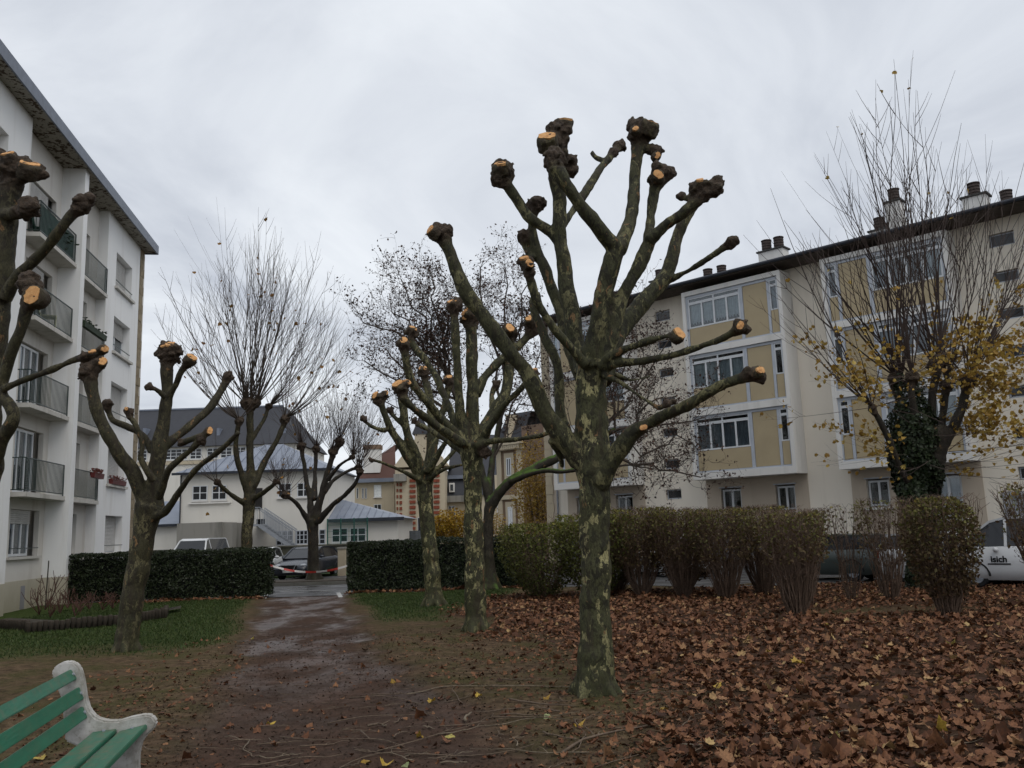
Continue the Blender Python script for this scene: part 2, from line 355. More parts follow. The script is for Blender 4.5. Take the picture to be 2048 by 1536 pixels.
# ================================================================ left apartment block
def left_block():
    b0 = G(3.4, 1227.7); yaw = math.radians(-8.95)
    rz = math.atan2(math.cos(yaw), math.sin(yaw))
    t = thing('apartment_block', 'tall white apartment block with green balcony railings beside the lawn', 'building', b0, rz)
    W, R_ = M['white_plaster'], M['recess_plaster']; ZT = 15.5
    floors = [3.62, 6.36, 9.14, 11.88]
    # front-plane sections
    wz = [(1.62, 3.1), (4.36, 5.85), (7.08, 8.6), (9.86, 11.37), (12.64, 14.14)]
    cops = [(8.5, 10.88, a, b) for a, b in wz]
    wall(t, 7.3, 12.1, .0, ZT, .375, W, cops, .36)
    aops = [(-5.2, -2.57, a, b) for a, b in wz]
    wall(t, -9.0, -.9, .0, ZT, .375, W, aops, .36)
    bops = [(.2, 2.55, 1.66, 3.14)]+[(.2, 2.55, z+.02, z+2.12) for z in floors]
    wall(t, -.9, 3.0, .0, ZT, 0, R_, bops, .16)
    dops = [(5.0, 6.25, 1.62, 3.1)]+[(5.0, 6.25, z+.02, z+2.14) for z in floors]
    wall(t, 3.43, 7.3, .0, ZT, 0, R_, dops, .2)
    mb = MB(); B(mb, 3.0, 3.43, -.4, .77, 0, ZT); mb.build('fin_wall', W, t)
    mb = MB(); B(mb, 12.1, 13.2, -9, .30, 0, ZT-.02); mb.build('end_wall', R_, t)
    mb = MB()
    for s0, s1, o in ((-9, -.9, .375), (-.9, 3.0, 0), (3.43, 7.3, 0), (7.3, 12.1, .375)): B(mb, s0, s1-.003, o, o+.015, 0, .92)
    B(mb, 2.985, 3.445, 0, .787, 0, .92); mb.build('plinth', M['plinth_render'], t)
    # quoin strip of the far corner, single stones
    n = 36; hh = ZT/n; me = [None, None]
    for k in (0, 1):
        q = MB(); wq = .62 if k else .52; B(q, 12.11, 12.11+wq, .28, .40, .008, hh-.008); me[k] = q.mesh('quoin_stone', M['quoin'])
    for i in range(n): link('quoin_stone', me[i % 2], t, (0, random.uniform(-.012, .012), i*hh))
    # roof
    q = MB(); B(q, -9.2, 12.85, -6, .93, ZT, ZT+.12); rf = q.build('roof', M['soffit'], t)
    q = MB(); B(q, -9.25, 12.9, .93, .985, ZT-.05, ZT+.36); q.box(12.85, 12.905, -.93, 6, ZT-.05, ZT+.36); q.build('fascia', M['zinc_fascia'], rf)
    q = MB(); q.prism([(-9.2, -.9, ZT+.12), (-9.2, -.9, ZT+.3), (-9.2, 4, ZT+1.2), (-9.2, 6, ZT+.12)], (22, 0, 0)); q.build('roof_covering', M['zinc_fascia'], rf)
    # balconies
    for z in floors:
        q = MB(); B(q, -.45, 2.997, 0.003, .63, z-.14, z); s = q.build('balcony', M['slab_concrete'], t)
        railing(s, [(-.42, .02), (-.42, .585), (2.9, .585)], z, 1.05)
        q = MB(); B(q, 3.435, 7.29, 0.003, .37, z-.14, z); B(q, 3.435, 7.12, .37, .5, z-.139, z-.001); s2 = q.build('balcony', M['slab_concrete'], t)
        railing(s2, [(3.5, .455), (7.06, .455), (7.06, .39)], z, 1.05)
        if z == floors[3]:
            q = MB(); B(q, -.3, 2.8, .545, .56, z+.1, z+.98); q.build('privacy_cloth', M['dark_green'], s)
    # windows, first column
    window(t, .2, 1.95, 1.68, 3.12, -.10, (.78, 1.36), fw=.075, curtain=[(0, 1, .0, 'curtain_grey')], shut=.3)
    q = MB(); B(q, .05, 2.68, 0, .1, 1.58, 1.66); q.build('sill', M['slab_concrete'], t)
    q = MB(); q.bar((.1, -.06, 1.92), (2.4, -.06, 1.92), .03); q.build('guard_bar', M['dark_rail'], t)
    for i, z in enumerate(floors):
        window(t, .2, 1.95, z+.04, z+2.08, -.10, (.78, 1.36), fw=.08, curtain=[(0, 1, 0, 'curtain_grey')] if i < 3 else None, shut=(0, 0, .35, .98)[i])
    for i, (a, b) in enumerate([(1.62, 3.1)]+[(z+.04, z+2.1) for z in floors]):
        window(t, 5.0, 6.2, a, b, -.14, (5.6,), fw=.07, curtain=[(0, 1, 0, 'curtain_grey')])
    # windows, corner column and near column
    for i, (a, b) in enumerate(wz):
        sh = (.98, .98, .98, .45, .98)[i]
        window(t, 8.55, 10.85, a+.02, b-.02, .08, (9.7,), fw=.07, shut=sh, curtain=None)
        q = MB(); B(q, 8.38, 11.1, .377, .5, a-.1, a); q.build('sill', M['slab_concrete'], t)
        q = MB(); q.bar((8.5, -.40, a+.28), (10.88, -.40, a+.28), .03); q.build('guard_bar', M['dark_rail'], t)
        window(t, -5.15, -2.6, a+.02, b-.02, .08, (-3.9,), fw=.07, shut=(.3, .9, .5, .98, .6)[i])
    # plinth vent and wall lamp
    q = MB(); B(q, 1.28, 1.6, .0152, .03, .02, .74); q.build('vent_grille', M['grey_plinth'], t)
    return t, b0, rz
LB, LB0, LBR = left_block()
LBM = Matrix.Translation(LB0) @ Matrix.Rotation(LBR, 4, 'Z')
def planter(name, label, s0, s1, o, z, mat, leafc, grp):
    e_ = thing(name, label, 'planter', LBM @ Vector(((s0+s1)/2, -o, z)), LBR, grp); L = s1-s0
    q = MB(); q.prism([(-L/2, -.10, .2), (-L/2, -.07, 0), (-L/2, .07, 0), (-L/2, .10, .2)], (L, 0, 0)); q.build('box', mat, e_)
    q = MB()
    for i in range(70):
        c = Vector((random.uniform(-L/2, L/2), random.uniform(-.12, .1), .2+random.uniform(-.05, .16))); q.ico(c, random.uniform(.03, .06), 0, .3, 2, (1, 1, .5), i)
    q.build('flowers', leafc, e_)
M['plant_dark'] = simple('planter_leaves', (.03, .045, .025), .7, .5, 20)
M['plant_red'] = simple('planter_flowers', (.13, .04, .03), .7, .6, 25)
planter('flower_box', 'red flower box on the lowest narrow balcony railing of the white block', 5.9, 7.05, .6, 4.45, M['red_planter'], M['plant_red'], None)
planter('flower_box', 'red flower box on a window sill of the white block', 8.7, 10.6, .47, 4.37, M['red_planter'], M['plant_red'], None)
planter('flower_box', 'dark green flower box hung on the third narrow balcony of the white block', 4.0, 6.6, .6, 9.85, M['plant_dark'], M['plant_dark'], None)
def balcony_chair(label, s, o, z, mat):
    e_ = thing('garden_chair', label, 'chair', LBM @ Vector((s, -o, z)), LBR+.4)
    q = MB(); q.box(-.25, .25, -.25, .25, .4, .44); q.build('seat', mat, e_)
    q = MB(); q.prism([(-.25, .22, .42), (-.25, .26, .42), (-.25, .36, .92), (-.25, .32, .92)], (.5, 0, 0)); q.build('backrest', mat, e_)
    for x in (-.22, .22):
        for y in (-.22, .22): MB().box(x-.02, x+.02, y-.02, y+.02, 0, .4).build('leg', mat, e_)
balcony_chair('dark green plastic chair on the topmost balcony of the white block', .6, .3, 11.88, M['dark_green'])
balcony_chair('pale garden chair behind the railing of the third balcony up', 1.5, .3, 9.14, simple('pale_plastic', (.3, .3, .2), .5))
e_ = thing('potted_plant', 'dark leafy potted plant on the topmost balcony of the white block', 'plant', LBM @ Vector((2.0, -.35, 11.88)), 0)
MB().cyl((0, 0, 0), .14, .3, 12, 'z', .18).build('pot', M['terracotta'], e_)
q = MB()
for i in range(120):
    c = Vector((random.gauss(0, .2), random.gauss(0, .12), .6+random.gauss(0, .22))); q.ico(c, random.uniform(.04, .08), 0, .3, 2, (1, 1, .4), i)
q.build('foliage', M['plant_dark'], e_)

# ================================================================ right apartment block
def right_block():
    yaw = math.radians(-46.8); sx = Vector((-math.sin(yaw), -math.cos(yaw), 0)); inn = Vector((math.cos(yaw)*1.0, -math.sin(yaw), 0))
    inn = Vector((-sx.y, sx.x, 0)); rz = math.atan2(sx.y, sx.x)
    t = thing('apartment_block', 'cream apartment block with ochre window bays behind the shrubs', 'building', inn*33.0, rz)
    Wm, Bp = M['cream_plaster'], M['beige_shade_plaster']; WO = -1.0; ZB, ZT = 3.84, 12.22
    bays = [(-28.35, -23.62, True), (-20.37, -15.63, False), (-13.91, -9.17, True), (-5.7, -.96, False), (.8, 5.5, True)]
    stair = [(-23.62, -20.37), (-9.17, -5.7), (5.5, 9.0)]
    zs = [(3.1, 3.55), (4.48, 4.92), (5.94, 6.36), (7.36, 7.8), (8.74, 9.16), (10.1, 10.52), (11.42, 11.92)]
    ops = []
    for a, b in stair[:2]: ops += [(a+1.12, a+1.95, z0, z1) for z0, z1 in zs]
    gw = []
    for a, b, mir in bays:
        L = b-a
        w_ = [(.72, 1.7, 1.88), (3.28, 4.14, 2.38)]
        for p0, p1, zb in w_:
            if mir: p0, p1 = L-p1, L-p0
            gw.append((a+p0, a+p1, zb, 3.44))
    door = (-8.5, -6.9, 1.0, 2.6)
    wall(t, -29.0, 9.0, 0, 12.45, WO, Wm, ops+[door]+gw, .2)
    # wall under the bays, a little forward; shade below them put into its darker colour
    for k, (a, b, mir) in enumerate(bays): wall(t, a+.02, b-.02, 0, ZB, WO+.03, Bp, [g for g in gw if a <= g[0] <= b], .2, 'bay_base')
    q = MB(); B(q, -29.0, 9.0, WO, WO+.06, 0, 1.35); q.build('plinth', M['grey_plinth'], t)
    # small stair windows
    for a, b in stair[:2]:
        for z0, z1 in zs: window(t, a+1.14, a+1.93, z0+.02, z1-.02, WO-.12, (), fw=.04, fmat='bay_metal', glass='dark_glass', room=0)
    q = MB(); B(q, door[0], door[1], WO-.15, WO-.1, 1.0, 2.6); q.build('door', M['bay_metal'], t)
    q = MB(); B(q, door[0]-.12, door[1]+.12, WO, WO+.07, 2.6, 2.72); B(q, door[0]-.12, door[0], WO, WO+.07, 1.0, 2.6); q.build('door_surround', M['bay_metal'], t)
    for s0, s1, z0, z1 in gw:
        window(t, s0+.03, s1-.03, z0+.03, z1-.05, WO-.1, ((s0+s1)/2,), (z0+.42,) if z0 < 2 else (), fw=.075, curtain=[(0, 1, .25, 'curtain_grey')] if int(s0*10) % 3 == 0 else None)
        q = MB(); B(q, s0-.1, s1+.1, WO+.03, WO+.2, z0-.11, z0-.02); q.build('sill', M['bay_concrete'], t)
        q = MB(); B(q, s0-.06, s1+.06, WO+.032, WO+.09, 3.45, 3.5); q.build('lintel', M['bay_metal'], t)
    # bays
    fl = [4.15, 6.9, 9.6]; tops = [6.6, 9.32, 12.02]
    for k, (a, b, mir) in enumerate(bays):
        e_ = MB(); L = b-a
        B(e_, a, b, WO, 0, ZB, fl[0]-.02); B(e_, a, b, WO, 0, tops[0], fl[1]-.02); B(e_, a, b, WO, 0, tops[1], fl[2]-.02); B(e_, a, b, WO, 0, tops[2], ZT)
        for i in range(3): B(e_, a, a+.16, WO, -.002, fl[i]-.02, tops[i]); B(e_, b-.16, b, WO, -.002, fl[i]-.02, tops[i])
        bay = e_.build('bay', M['bay_concrete'], t)
        X = (lambda v: b-v) if mir else (lambda v: a+v)
        for i in range(3):
            z0, z1 = fl[i], tops[i]; wz0 = z0+.93; hi = z1-.12; tz = hi-.27; oo = -.10
            def bx(mb, p0, p1, o0, o1, q0, q1):
                s = sorted((X(p0), X(p1))); B(mb, s[0], s[1], o0, o1, q0, q1)
            fr = MB(); bx(fr, .16, L-.16, oo-.08, oo+.02, hi, z1); bx(fr, .16, L-.16, oo-.08, oo+.02, z0-.02, z0+.05)
            for p in (.16, .25), (2.80, 2.95), (4.06, 4.17), (L-.22, L-.16): bx(fr, p[0], p[1], oo-.08, oo+.022, z0+.05, hi)
            fm = fr.build('bay_frame', M['bay_metal'], bay)
            s = sorted((X(.25), X(2.80)))
            mull = [X(v) for v in (.93, 1.53, 2.15)]
            cm = ('curtain_grey', 'curtain', 'curtain')[i] if not (k == 2) else 'curtain_grey'
            sc = .1 if i == 2 and k == 1 else 0
            cut = [(0, 1, .16 if i == 2 else 0.0, cm, sc)] if k in (0, 1) else [(0, .3, 0, 'curtain_grey'), (.75, 1, 0, 'curtain')]
            window(bay, s[0], s[1], wz0, tz+.04, oo, mull, (), curtain=cut, fw=.065)
            window(bay, s[0], s[1], tz+.045, hi, oo-.002, (X(1.53),), (), fw=.05, glass='glass', room=.3)
            s = sorted((X(4.17), X(L-.22)))
            window(bay, s[0], s[1], wz0+.08, tz+.03, oo, (), (), fw=.05, curtain=[(0, 1, .0, 'curtain_grey')] if (i == 2 and k == 1) else None)
            window(bay, s[0], s[1], tz+.035, hi, oo-.002, (), (), fw=.045, room=.3)
            for p0, p1, q0, q1 in ((.265, 2.785, z0+.06, wz0-.012), (2.965, 4.045, z0+.06, hi-.012), (4.185, L-.235, z0+.06, wz0+.07)):
                pn = MB(); bx(pn, p0, p1, oo-.06, oo, q0, q1); pn.build('panel', M['ochre_panel'], bay)
    # eave, gutter, roof
    q = MB(); B(q, -29.9, 9.2, -12, .28, 12.45, 12.53); rf = q.build('roof', M['brown_wood'], t)
    q = MB(); q.tube([(-29.9, -.33, 12.56), (9.2, -.33, 12.56)], .075, 10); q.build('gutter', M['slate_dark'], rf)
    q = MB(); q.prism([(-29.9, -.3, 12.53), (-29.9, 5.5, 13.55), (-29.9, 11.5, 12.53)], (39.1, 0, 0)); q.build('roof_covering', M['slate'], rf)
    q = MB(); B(q, -29.72, -29.0, -11, WO+.02, 0, 12.45); q.build('end_wall', Bp, t)
    n = 27; hh = 12.45/n; me = []
    for k in (0, 1):
        q = MB(); B(q, -29.73, -29.3+(.0 if k else .06), WO-.3, WO+.06, .008, hh-.008); me.append(q.mesh('quoin_stone', M['yellow_stone']))
    for i in range(n): link('quoin_stone', me[i % 2], t, (0, random.uniform(-.01, .01), i*hh))
    q = MB(); q.tube([(-28.95, -WO-.08, .1), (-28.95, -WO-.08, 12.3)], .05, 10); q.build('downpipe', M['grey_metal'], t)
    # chimneys
    def chimney(s0, s1, zt, pots, o=-3.2, dep=.6):
        q = MB(); B(q, s0, s1, o-dep, o, 12.7, zt); c = q.build('chimney', M['bay_concrete'], t)
        q = MB(); B(q, s0-.07, s1+.07, o-dep-.07, o+.07, zt, zt+.07); q.build('chimney_cap', M['pot_cap'], c)
        for p in pots:
            q = MB(); zb = zt+.07
            for i in range(4): q.cyl((p, -o+dep/2, zb+i*.125), .225, .075, 16); q.cyl((p, -o+dep/2, zb+.075+i*.125), .19, .05, 16)
            q.cyl((p, -o+dep/2, zb+.5), .24, .04, 16); q.build('chimney_pot', M['terracotta'], c)
    chimney(-24.1, -23.3, 14.15, (-23.7,)); chimney(-21.3, -19.86, 13.55, (-20.95, -20.2)); chimney(-18.1, -16.9, 14.2, (-17.8, -17.2))
    chimney(-13.0, -12.3, 13.85, (-12.65,)); chimney(-12.28, -11.68, 14.95, (-11.98,), -3.3, .55); chimney(-9.25, -8.4, 14.15, (-8.85,), -2.9); chimney(-8.38, -7.7, 13.95, (-8.05,), -4.2); chimney(-27.4, -26.2, 13.6, (-27.1, -26.5))
    return t
RB = right_block()

# ================================================================ buildings at the end of the path
def FB(mb, a, b, Y0, Y1):
    """box between two opposite pixel corners of a frontal face at depth Y0, reaching back to Y1"""
    p = P(a[0], a[1], Y0); q = P(b[0], b[1], Y0)
    return mb.box(p.x, q.x, Y0, Y1, p.z, q.z)
def fz(px, py, Y): v = P(px, py, Y); return v.x, v.z
def far_window(parent, a, b, Y, mull=1, cross=1, fmat='white_frame', glass='dark_glass', sill=True):
    x0, z1 = fz(a[0], a[1], Y); x1, z0 = fz(b[0], b[1], Y)
    mu = [x0+(x1-x0)*(i+1)/(mull+1) for i in range(mull)]; cr = [z0+(z1-z0)*(i+1)/(cross+1) for i in range(cross)]
    w_ = window(parent, x0, x1, z0, z1, -Y+.07, mu, cr, fmat, .05, glass=glass, room=0)
    if sill: MB().box(x0-.08, x1+.08, Y-.12, Y+.02, z0-.1, z0-.01).build('sill', M['bay_concrete'], w_)
    return w_
def annex():
    Y = 55.0; x0, zt = fz(361, 948, Y); x1, _ = fz(657, 936, Y)
    t = thing('annex_building', 'white two storey annex with hipped zinc roof and outside metal stairs', 'building', (0, 0, 0))
    MB().box(x0, x1, Y, Y+9, .0, zt).build('wall', M['annex_plaster'], t)
    # hipped zinc roof
    a = (x0-.35, Y-.35, zt+.02); b = (x1+.35, Y-.35, zt+.02); c = (x1+.35, Y+9.3, zt+.02); d = (x0-.35, Y+9.3, zt+.02)
    xm = (x0+x1)/2; r0 = (xm-.6, Y+4.5, zt+2.15); r1 = (xm+.6, Y+4.5, zt+2.15)
    q = MB(); q.add([a, b, c, d, r0, r1], [(0, 1, 5, 4), (1, 2, 5), (2, 3, 4, 5), (3, 0, 4), (0, 3, 2, 1)]); rf = q.build('roof', M['zinc'], t)
    q = MB(); q.box(x0-.4, x1+.4, Y-.42, Y-.33, zt-.1, zt+.05); q.build('gutter', M['slate_dark'], rf)
    for i in range(1, 16):
        u = i/16; p = Vector(a).lerp(Vector(b), u)
        hx = r0[0] if p.x < r0[0] else (r1[0] if p.x > r1[0] else p.x)
        f = (p.x-a[0])/(r0[0]-a[0]) if p.x < r0[0] else ((b[0]-p.x)/(b[0]-r1[0]) if p.x > r1[0] else 1)
        e = Vector((p.x, a[1]+(r0[1]-a[1])*f, a[2]+(r0[2]-a[2])*f)); MB().bar(p+Vector((0, 0, .02)), e+Vector((0, 0, .02)), .035, .05).build('seam', M['zinc'], rf)
    MB().tube([(x0+.06, Y-.06, 1.5), (x0+.06, Y-.06, zt-.1)], .045, 8).build('downpipe', M['slate_dark'], t)
    for a_, b_ in (((386, 972), (415, 1000)), ((425, 971), (453, 999)), ((557, 967), (583, 994)), ((595, 966), (620, 993))): far_window(t, a_, b_, Y)
    x, z = fz(378, 1006, Y); x2, _ = fz(462, 1003, Y); MB().box(x, x2, Y-.14, Y, z-.09, z).build('long_sill', M['bay_concrete'], t)
    # ground floor glazed doors right of the stair
    for a_, b_, m_ in (((553, 1062), (586, 1090), 2), ((592, 1061), (616, 1088), 2), ((639, 1059), (651, 1088), 0), ((465, 1065), (482, 1080), 1)): far_window(t, a_, b_, Y, m_, 2, 'bay_metal')
    x, z = fz(509, 1018, Y); x2, z2 = fz(525, 976, Y); MB().box(x, x2, Y-.06, Y+.01, z, z2).build('door', M['dark_room'], t)
    # landing and stairs
    xa, za = fz(504, 1049, 54); xb, _ = fz(527, 1047, 54); xc, zc = fz(592, 1092, 54)
    zs_ = za
    q = MB(); q.box(xa, xb, 53.1, 54.98, zs_-.12, zs_); st = q.build('stair_landing', M['grey_metal'], t)
    n = 11
    for i in range(n):
        u = (i+.5)/n; x = xb+(xc-xb)*u; z = zs_+(zc-zs_)*u
        MB().box(x-.14, x+.14, 53.15, 54.15, z-.03, z).build('step', M['grey_metal'], st)
    for y in (53.1, 54.2): MB().bar((xb, y, zs_-.08), (xc, y, zc-.08), .05, .22).build('stringer', M['grey_metal'], st)
    for y in (53.1, 54.2):
        q = MB()
        for h in (1.0, .85): q.bar((xb, y, zs_+h), (xc, y, zc+h), .045)
        for i in range(24):
            u = i/23; x = xb+(xc-xb)*u; z = zs_+(zc-zs_)*u; q.bar((x, y, z), (x, y, z+1.0), .028)
        q.build('stair_railing', M['grey_metal'], st)
    q = MB(); q.bar((xa, 53.1, zs_+1), (xb, 53.1, zs_+1), .045)
    for i in range(8): x = xa+(xb-xa)*i/7; q.bar((x, 53.1, zs_), (x, 53.1, zs_+1), .028)
    q.build('landing_railing', M['grey_metal'], st)
    x, z = fz(513, 1046, 53.2); MB().box(x, x+.45, 53.2, 53.5, zs_, zs_+.3).build('doormat_box', M['black'], st)
    # concrete porch box
    q = MB(); FB(q, (354, 1047), (442, 1100), 52, 54.9); q.build('porch', M['concrete'], t)
    q = MB(); FB(q, (443, 1046), (464, 1100), 52.3, 54.9); q.build('porch_pier', M['concrete'], t)
    # right wing: single storey, zinc hip roof
    xw, zw = fz(657, 1040, Y); xe, _ = fz(795, 1036, Y)
    MB().box(x1+.01, xe, Y+.05, Y+8, 0, zw).build('wing_wall', M['annex_plaster'], t)
    xr, zr = fz(657, 998, Y+3)
    A = Vector((x1+.0, Y-.3, zw)); Bv = Vector((xe+.4, Y-.3, zw)); Rr = Vector((x1+.0, Y+3.6, zr)); Cc = Vector((xe+.4, Y+8, zw)); Dd = Vector((x1, Y+8, zw))
    q = MB(); q.add([A, Bv, Cc, Dd, Rr], [(0, 1, 4), (1, 2, 4), (2, 3, 4), (0, 3, 2, 1)]); r2 = q.build('wing_roof', M['zinc'], t)
    MB().box(A.x, Bv.x+.05, Y-.38, Y-.3, zw-.16, zw+.04).build('gutter', M['slate_dark'], r2)
    for i in range(1, 10):
        p = A.lerp(Bv, i/10); e = Rr.lerp(Bv, i/10)*1.0; MB().bar(p+Vector((0, 0, .02)), e+Vector((0, 0, .02)), .04, .06).build('seam', M['zinc'], r2)
    far_window(t, (664, 1057), (696, 1084), Y+.02, 1, 1); far_window(t, (700, 1056), (732, 1083), Y+.02, 1, 1)
    # left low wing
    xl, zl = fz(262, 1052, Y+2); xl2, _ = fz(360, 1051, Y+2)
    MB().box(xl-6, x0-.01, Y+2, Y+9, 0, zl).build('wing_wall', M['annex_plaster'], t)
    xh, zh = fz(300, 1003, Y+5)
    q = MB(); q.add([(xl-6, Y+1.7, zl), (x0, Y+1.7, zl), (x0, Y+5.5, zh), (xl-6, Y+5.5, zh)], [(0, 1, 2, 3)]); q.build('wing_roof', M['zinc'], t)
    MB().box(xl-6, x0-.01, Y+1.62, Y+1.7, zl-.12, zl+.04).build('gutter', M['slate_dark'], t)
    return t
annex()
def slate_hall():
    Y = 78.0; t = thing('slate_roof_hall', 'long old building with high slate roof rising behind the white annex', 'building', (0, 0, 0))
    x0, zt = fz(150, 905, Y); x1, _ = fz(590, 893, Y); _, zt = fz(400, 893, Y)
    MB().box(x0, x1, Y, Y+12, 0, zt).build('wall', M['annex_plaster'], t)
    _, zr = fz(400, 818, Y+5); xr, _ = fz(566, 816, Y+5)
    q = MB(); q.add([(x0-.3, Y-.4, zt), (x1+.3, Y-.4, zt), (x1+.3, Y+12.4, zt), (x0-.3, Y+12.4, zt), (x0, Y+5, zr), (xr, Y+5, zr), (xr, Y+7, zr), (x0, Y+7, zr)], [(0, 1, 5, 4), (1, 2, 6, 5), (2, 3, 7, 6), (4, 5, 6, 7), (0, 3, 2, 1)])
    rf = q.build('roof', M['slate'], t)
    MB().box(x0, xr, Y+4.9, Y+5.1, zr-.02, zr+.12).build('ridge', M['zinc'], rf)
    for px in (293, 440, 571):
        c = P(px, 866, Y+1.5); MB().box(c.x-.13, c.x+.13, c.y-.5, c.y+.5, c.z-.3, c.z+.4).build('roof_vent', M['zinc'], rf)
    MB().box(x0, x1+.1, Y-.12, Y, fz(400, 928, Y)[1], fz(400, 921, Y)[1]).build('cornice', M['yellow_stone'], t)
    for a in (272, 302, 331, 353, 381, 415, 442, 470, 500, 530): far_window(t, (a, 897-(a-400)*.034), (a+22, 917-(a-400)*.034), Y, 1, 2)
slate_hall()
def manor():
    Y = 96.0; t = thing('brick_trim_manor', 'yellow stone manor with red brick quoin bands and steep slate roof', 'building', (0, 0, 0))
    YS = M['yellow_stone']
    q = MB(); FB(q, (790, 940), (893, 1120), Y, Y+9); q.build('wall', YS, t)
    # gable of the tower
    a = P(786, 935, Y-.2); b = P(897, 931, Y-.2); c = P(842, 862, Y-.2)
    q = MB(); q.prism([a, b, c], (0, 5, 0)); q.build('gable', YS, t)
    q = MB(); FB(q, (829, 868), (853, 960), Y-.5, Y+1); ch = q.build('chimney_shaft', YS, t)
    a = P(824, 868, Y-.6); b = P(858, 868, Y-.6); c = P(841, 826, Y+.4); q = MB(); q.add([a, b, b+Vector((0, 2, 0)), a+Vector((0, 2, 0)), c], [(0, 1, 4), (1, 2, 4), (2, 3, 4), (3, 0, 4)]); q.build('spire', M['slate'], ch)
    # brick quoin bands
    for (x0, x1) in ((819, 831), (867, 879)):
        for i in range(11):
            y = 948+i*10.6; q = MB(); FB(q, (x0, y), (x1, y+5.4), Y-.16, Y-.01); q.build('brick_band', M['red_brick'], t)
    for (x0, x1) in ((799, 804), (793, 796)):
        for i in range(9):
            y = 966+i*12; q = MB(); FB(q, (x0, y), (x1, y+6), Y-.12, Y-.01); q.build('brick_band', M['red_brick'], t)
    far_window(t, (835, 975), (848, 1001), Y-.05, 1, 0); far_window(t, (835, 1035), (848, 1064), Y-.05, 1, 0)
    q = MB(); FB(q, (787, 948), (812, 962), Y-.8, Y); q.build('corbel', M['concrete'], t)
    # right wing with mansard
    Yw = 99.0; q = MB(); FB(q, (893, 1000), (1000, 1120), Yw, Yw+8); q.build('wing_wall', YS, t)
    q = MB(); FB(q, (889, 992), (1002, 1001), Yw-.5, Yw+.3); q.build('cornice', M['concrete'], t)
    A, B_, C_, D_ = P(890, 992, Yw-.3), P(1004, 990, Yw-.3), P(1000, 955, Yw+.8), P(895, 955, Yw+.8); E_, F_ = P(1000, 870, Yw+6), P(905, 866, Yw+6)
    q = MB(); q.add([A, B_, C_, D_, E_, F_], [(0, 1, 2, 3), (3, 2, 4, 5)]); q.add([A, D_, F_, F_+Vector((0, 6, 0)), A+Vector((0, 9, 0))], [(0, 1, 2, 3, 4)]); rf = q.build('mansard_roof', M['slate'], t)
    q = MB(); FB(q, (893, 951), (1002, 954.5), Yw+.3, Yw+1); q.build('mansard_ridge', M['zinc'], rf)
    q = MB(); FB(q, (898, 966), (909, 984), Yw-.4, Yw+.8); dm = q.build('dormer', M['bay_concrete'], rf)
    q = MB(); FB(q, (900.5, 969), (906.5, 981), Yw-.45, Yw-.38); q.build('pane', M['dark_glass'], dm)
    far_window(t, (897, 1012), (911, 1045), Yw, 1, 0); far_window(t, (930, 1012), (944, 1045), Yw, 1, 0)
    # left house, brown tiled roof
    h = thing('brown_roof_house', 'beige house with brown tiled roof and broad white chimney', 'house', (0, 0, 0)); Yh = 101.0
    q = MB(); FB(q, (709, 962), (790, 1120), Yh, Yh+9); q.build('wall', YS, h)
    A, B_ = P(706, 962, Yh-.4), P(792, 959, Yh-.4); C_, D_ = P(790, 889, Yh+5), P(752, 915, Yh+4)
    q = MB(); q.add([A, B_, C_, D_], [(0, 1, 2, 3)]); q.add([A, D_, A+Vector((0, 9, 0))], [(0, 2, 1)]); q.add([D_, C_, C_+Vector((0, 4, 0)), A+Vector((0, 9, 0))], [(0, 1, 2, 3)]); rf = q.build('roof', M['brown_tile'], h)
    q = MB(); FB(q, (708, 958), (790, 963), Yh-.6, Yh); q.build('gutter', M['zinc'], rf)
    q = MB(); FB(q, (727, 897), (760, 945), Yh+.5, Yh+2); ch = q.build('chimney', M['bay_concrete'], h)
    q = MB(); FB(q, (726, 890), (761, 897.5), Yh+.4, Yh+2.1); q.build('chimney_cap', M['brick'], ch)
    far_window(h, (748, 970), (763, 994), Yh, 0, 0, glass='curtain'); far_window(h, (748, 1009), (763, 1032), Yh, 1, 0)
    for x in (713, 724, 730): far_window(h, (x, 976), (x+4, 997), Yh, 0, 0, sill=False)
    # slate house between the manor and the mansion
    s = thing('slate_dormer_house', 'low house with dark slate roof and pale dormer beyond the mossy branch', 'house', (0, 0, 0)); Ys = 92.0
    q = MB(); FB(q, (955, 990), (1040, 1120), Ys, Ys+8); q.build('wall', YS, s)
    A, B_, C_, D_ = P(955, 990, Ys-.3), P(1040, 988, Ys-.3), P(1040, 915, Ys+5), P(968, 918, Ys+5)
    q = MB(); q.add([A, B_, C_, D_], [(0, 1, 2, 3)]); rf = q.build('roof', M['slate'], s)
    q = MB(); FB(q, (989, 950), (999, 978), Ys-.1, Ys+3); q.build('dormer', YS, rf)
    far_window(s, (994, 1008), (998.5, 1025), Ys, 0, 0)
manor()
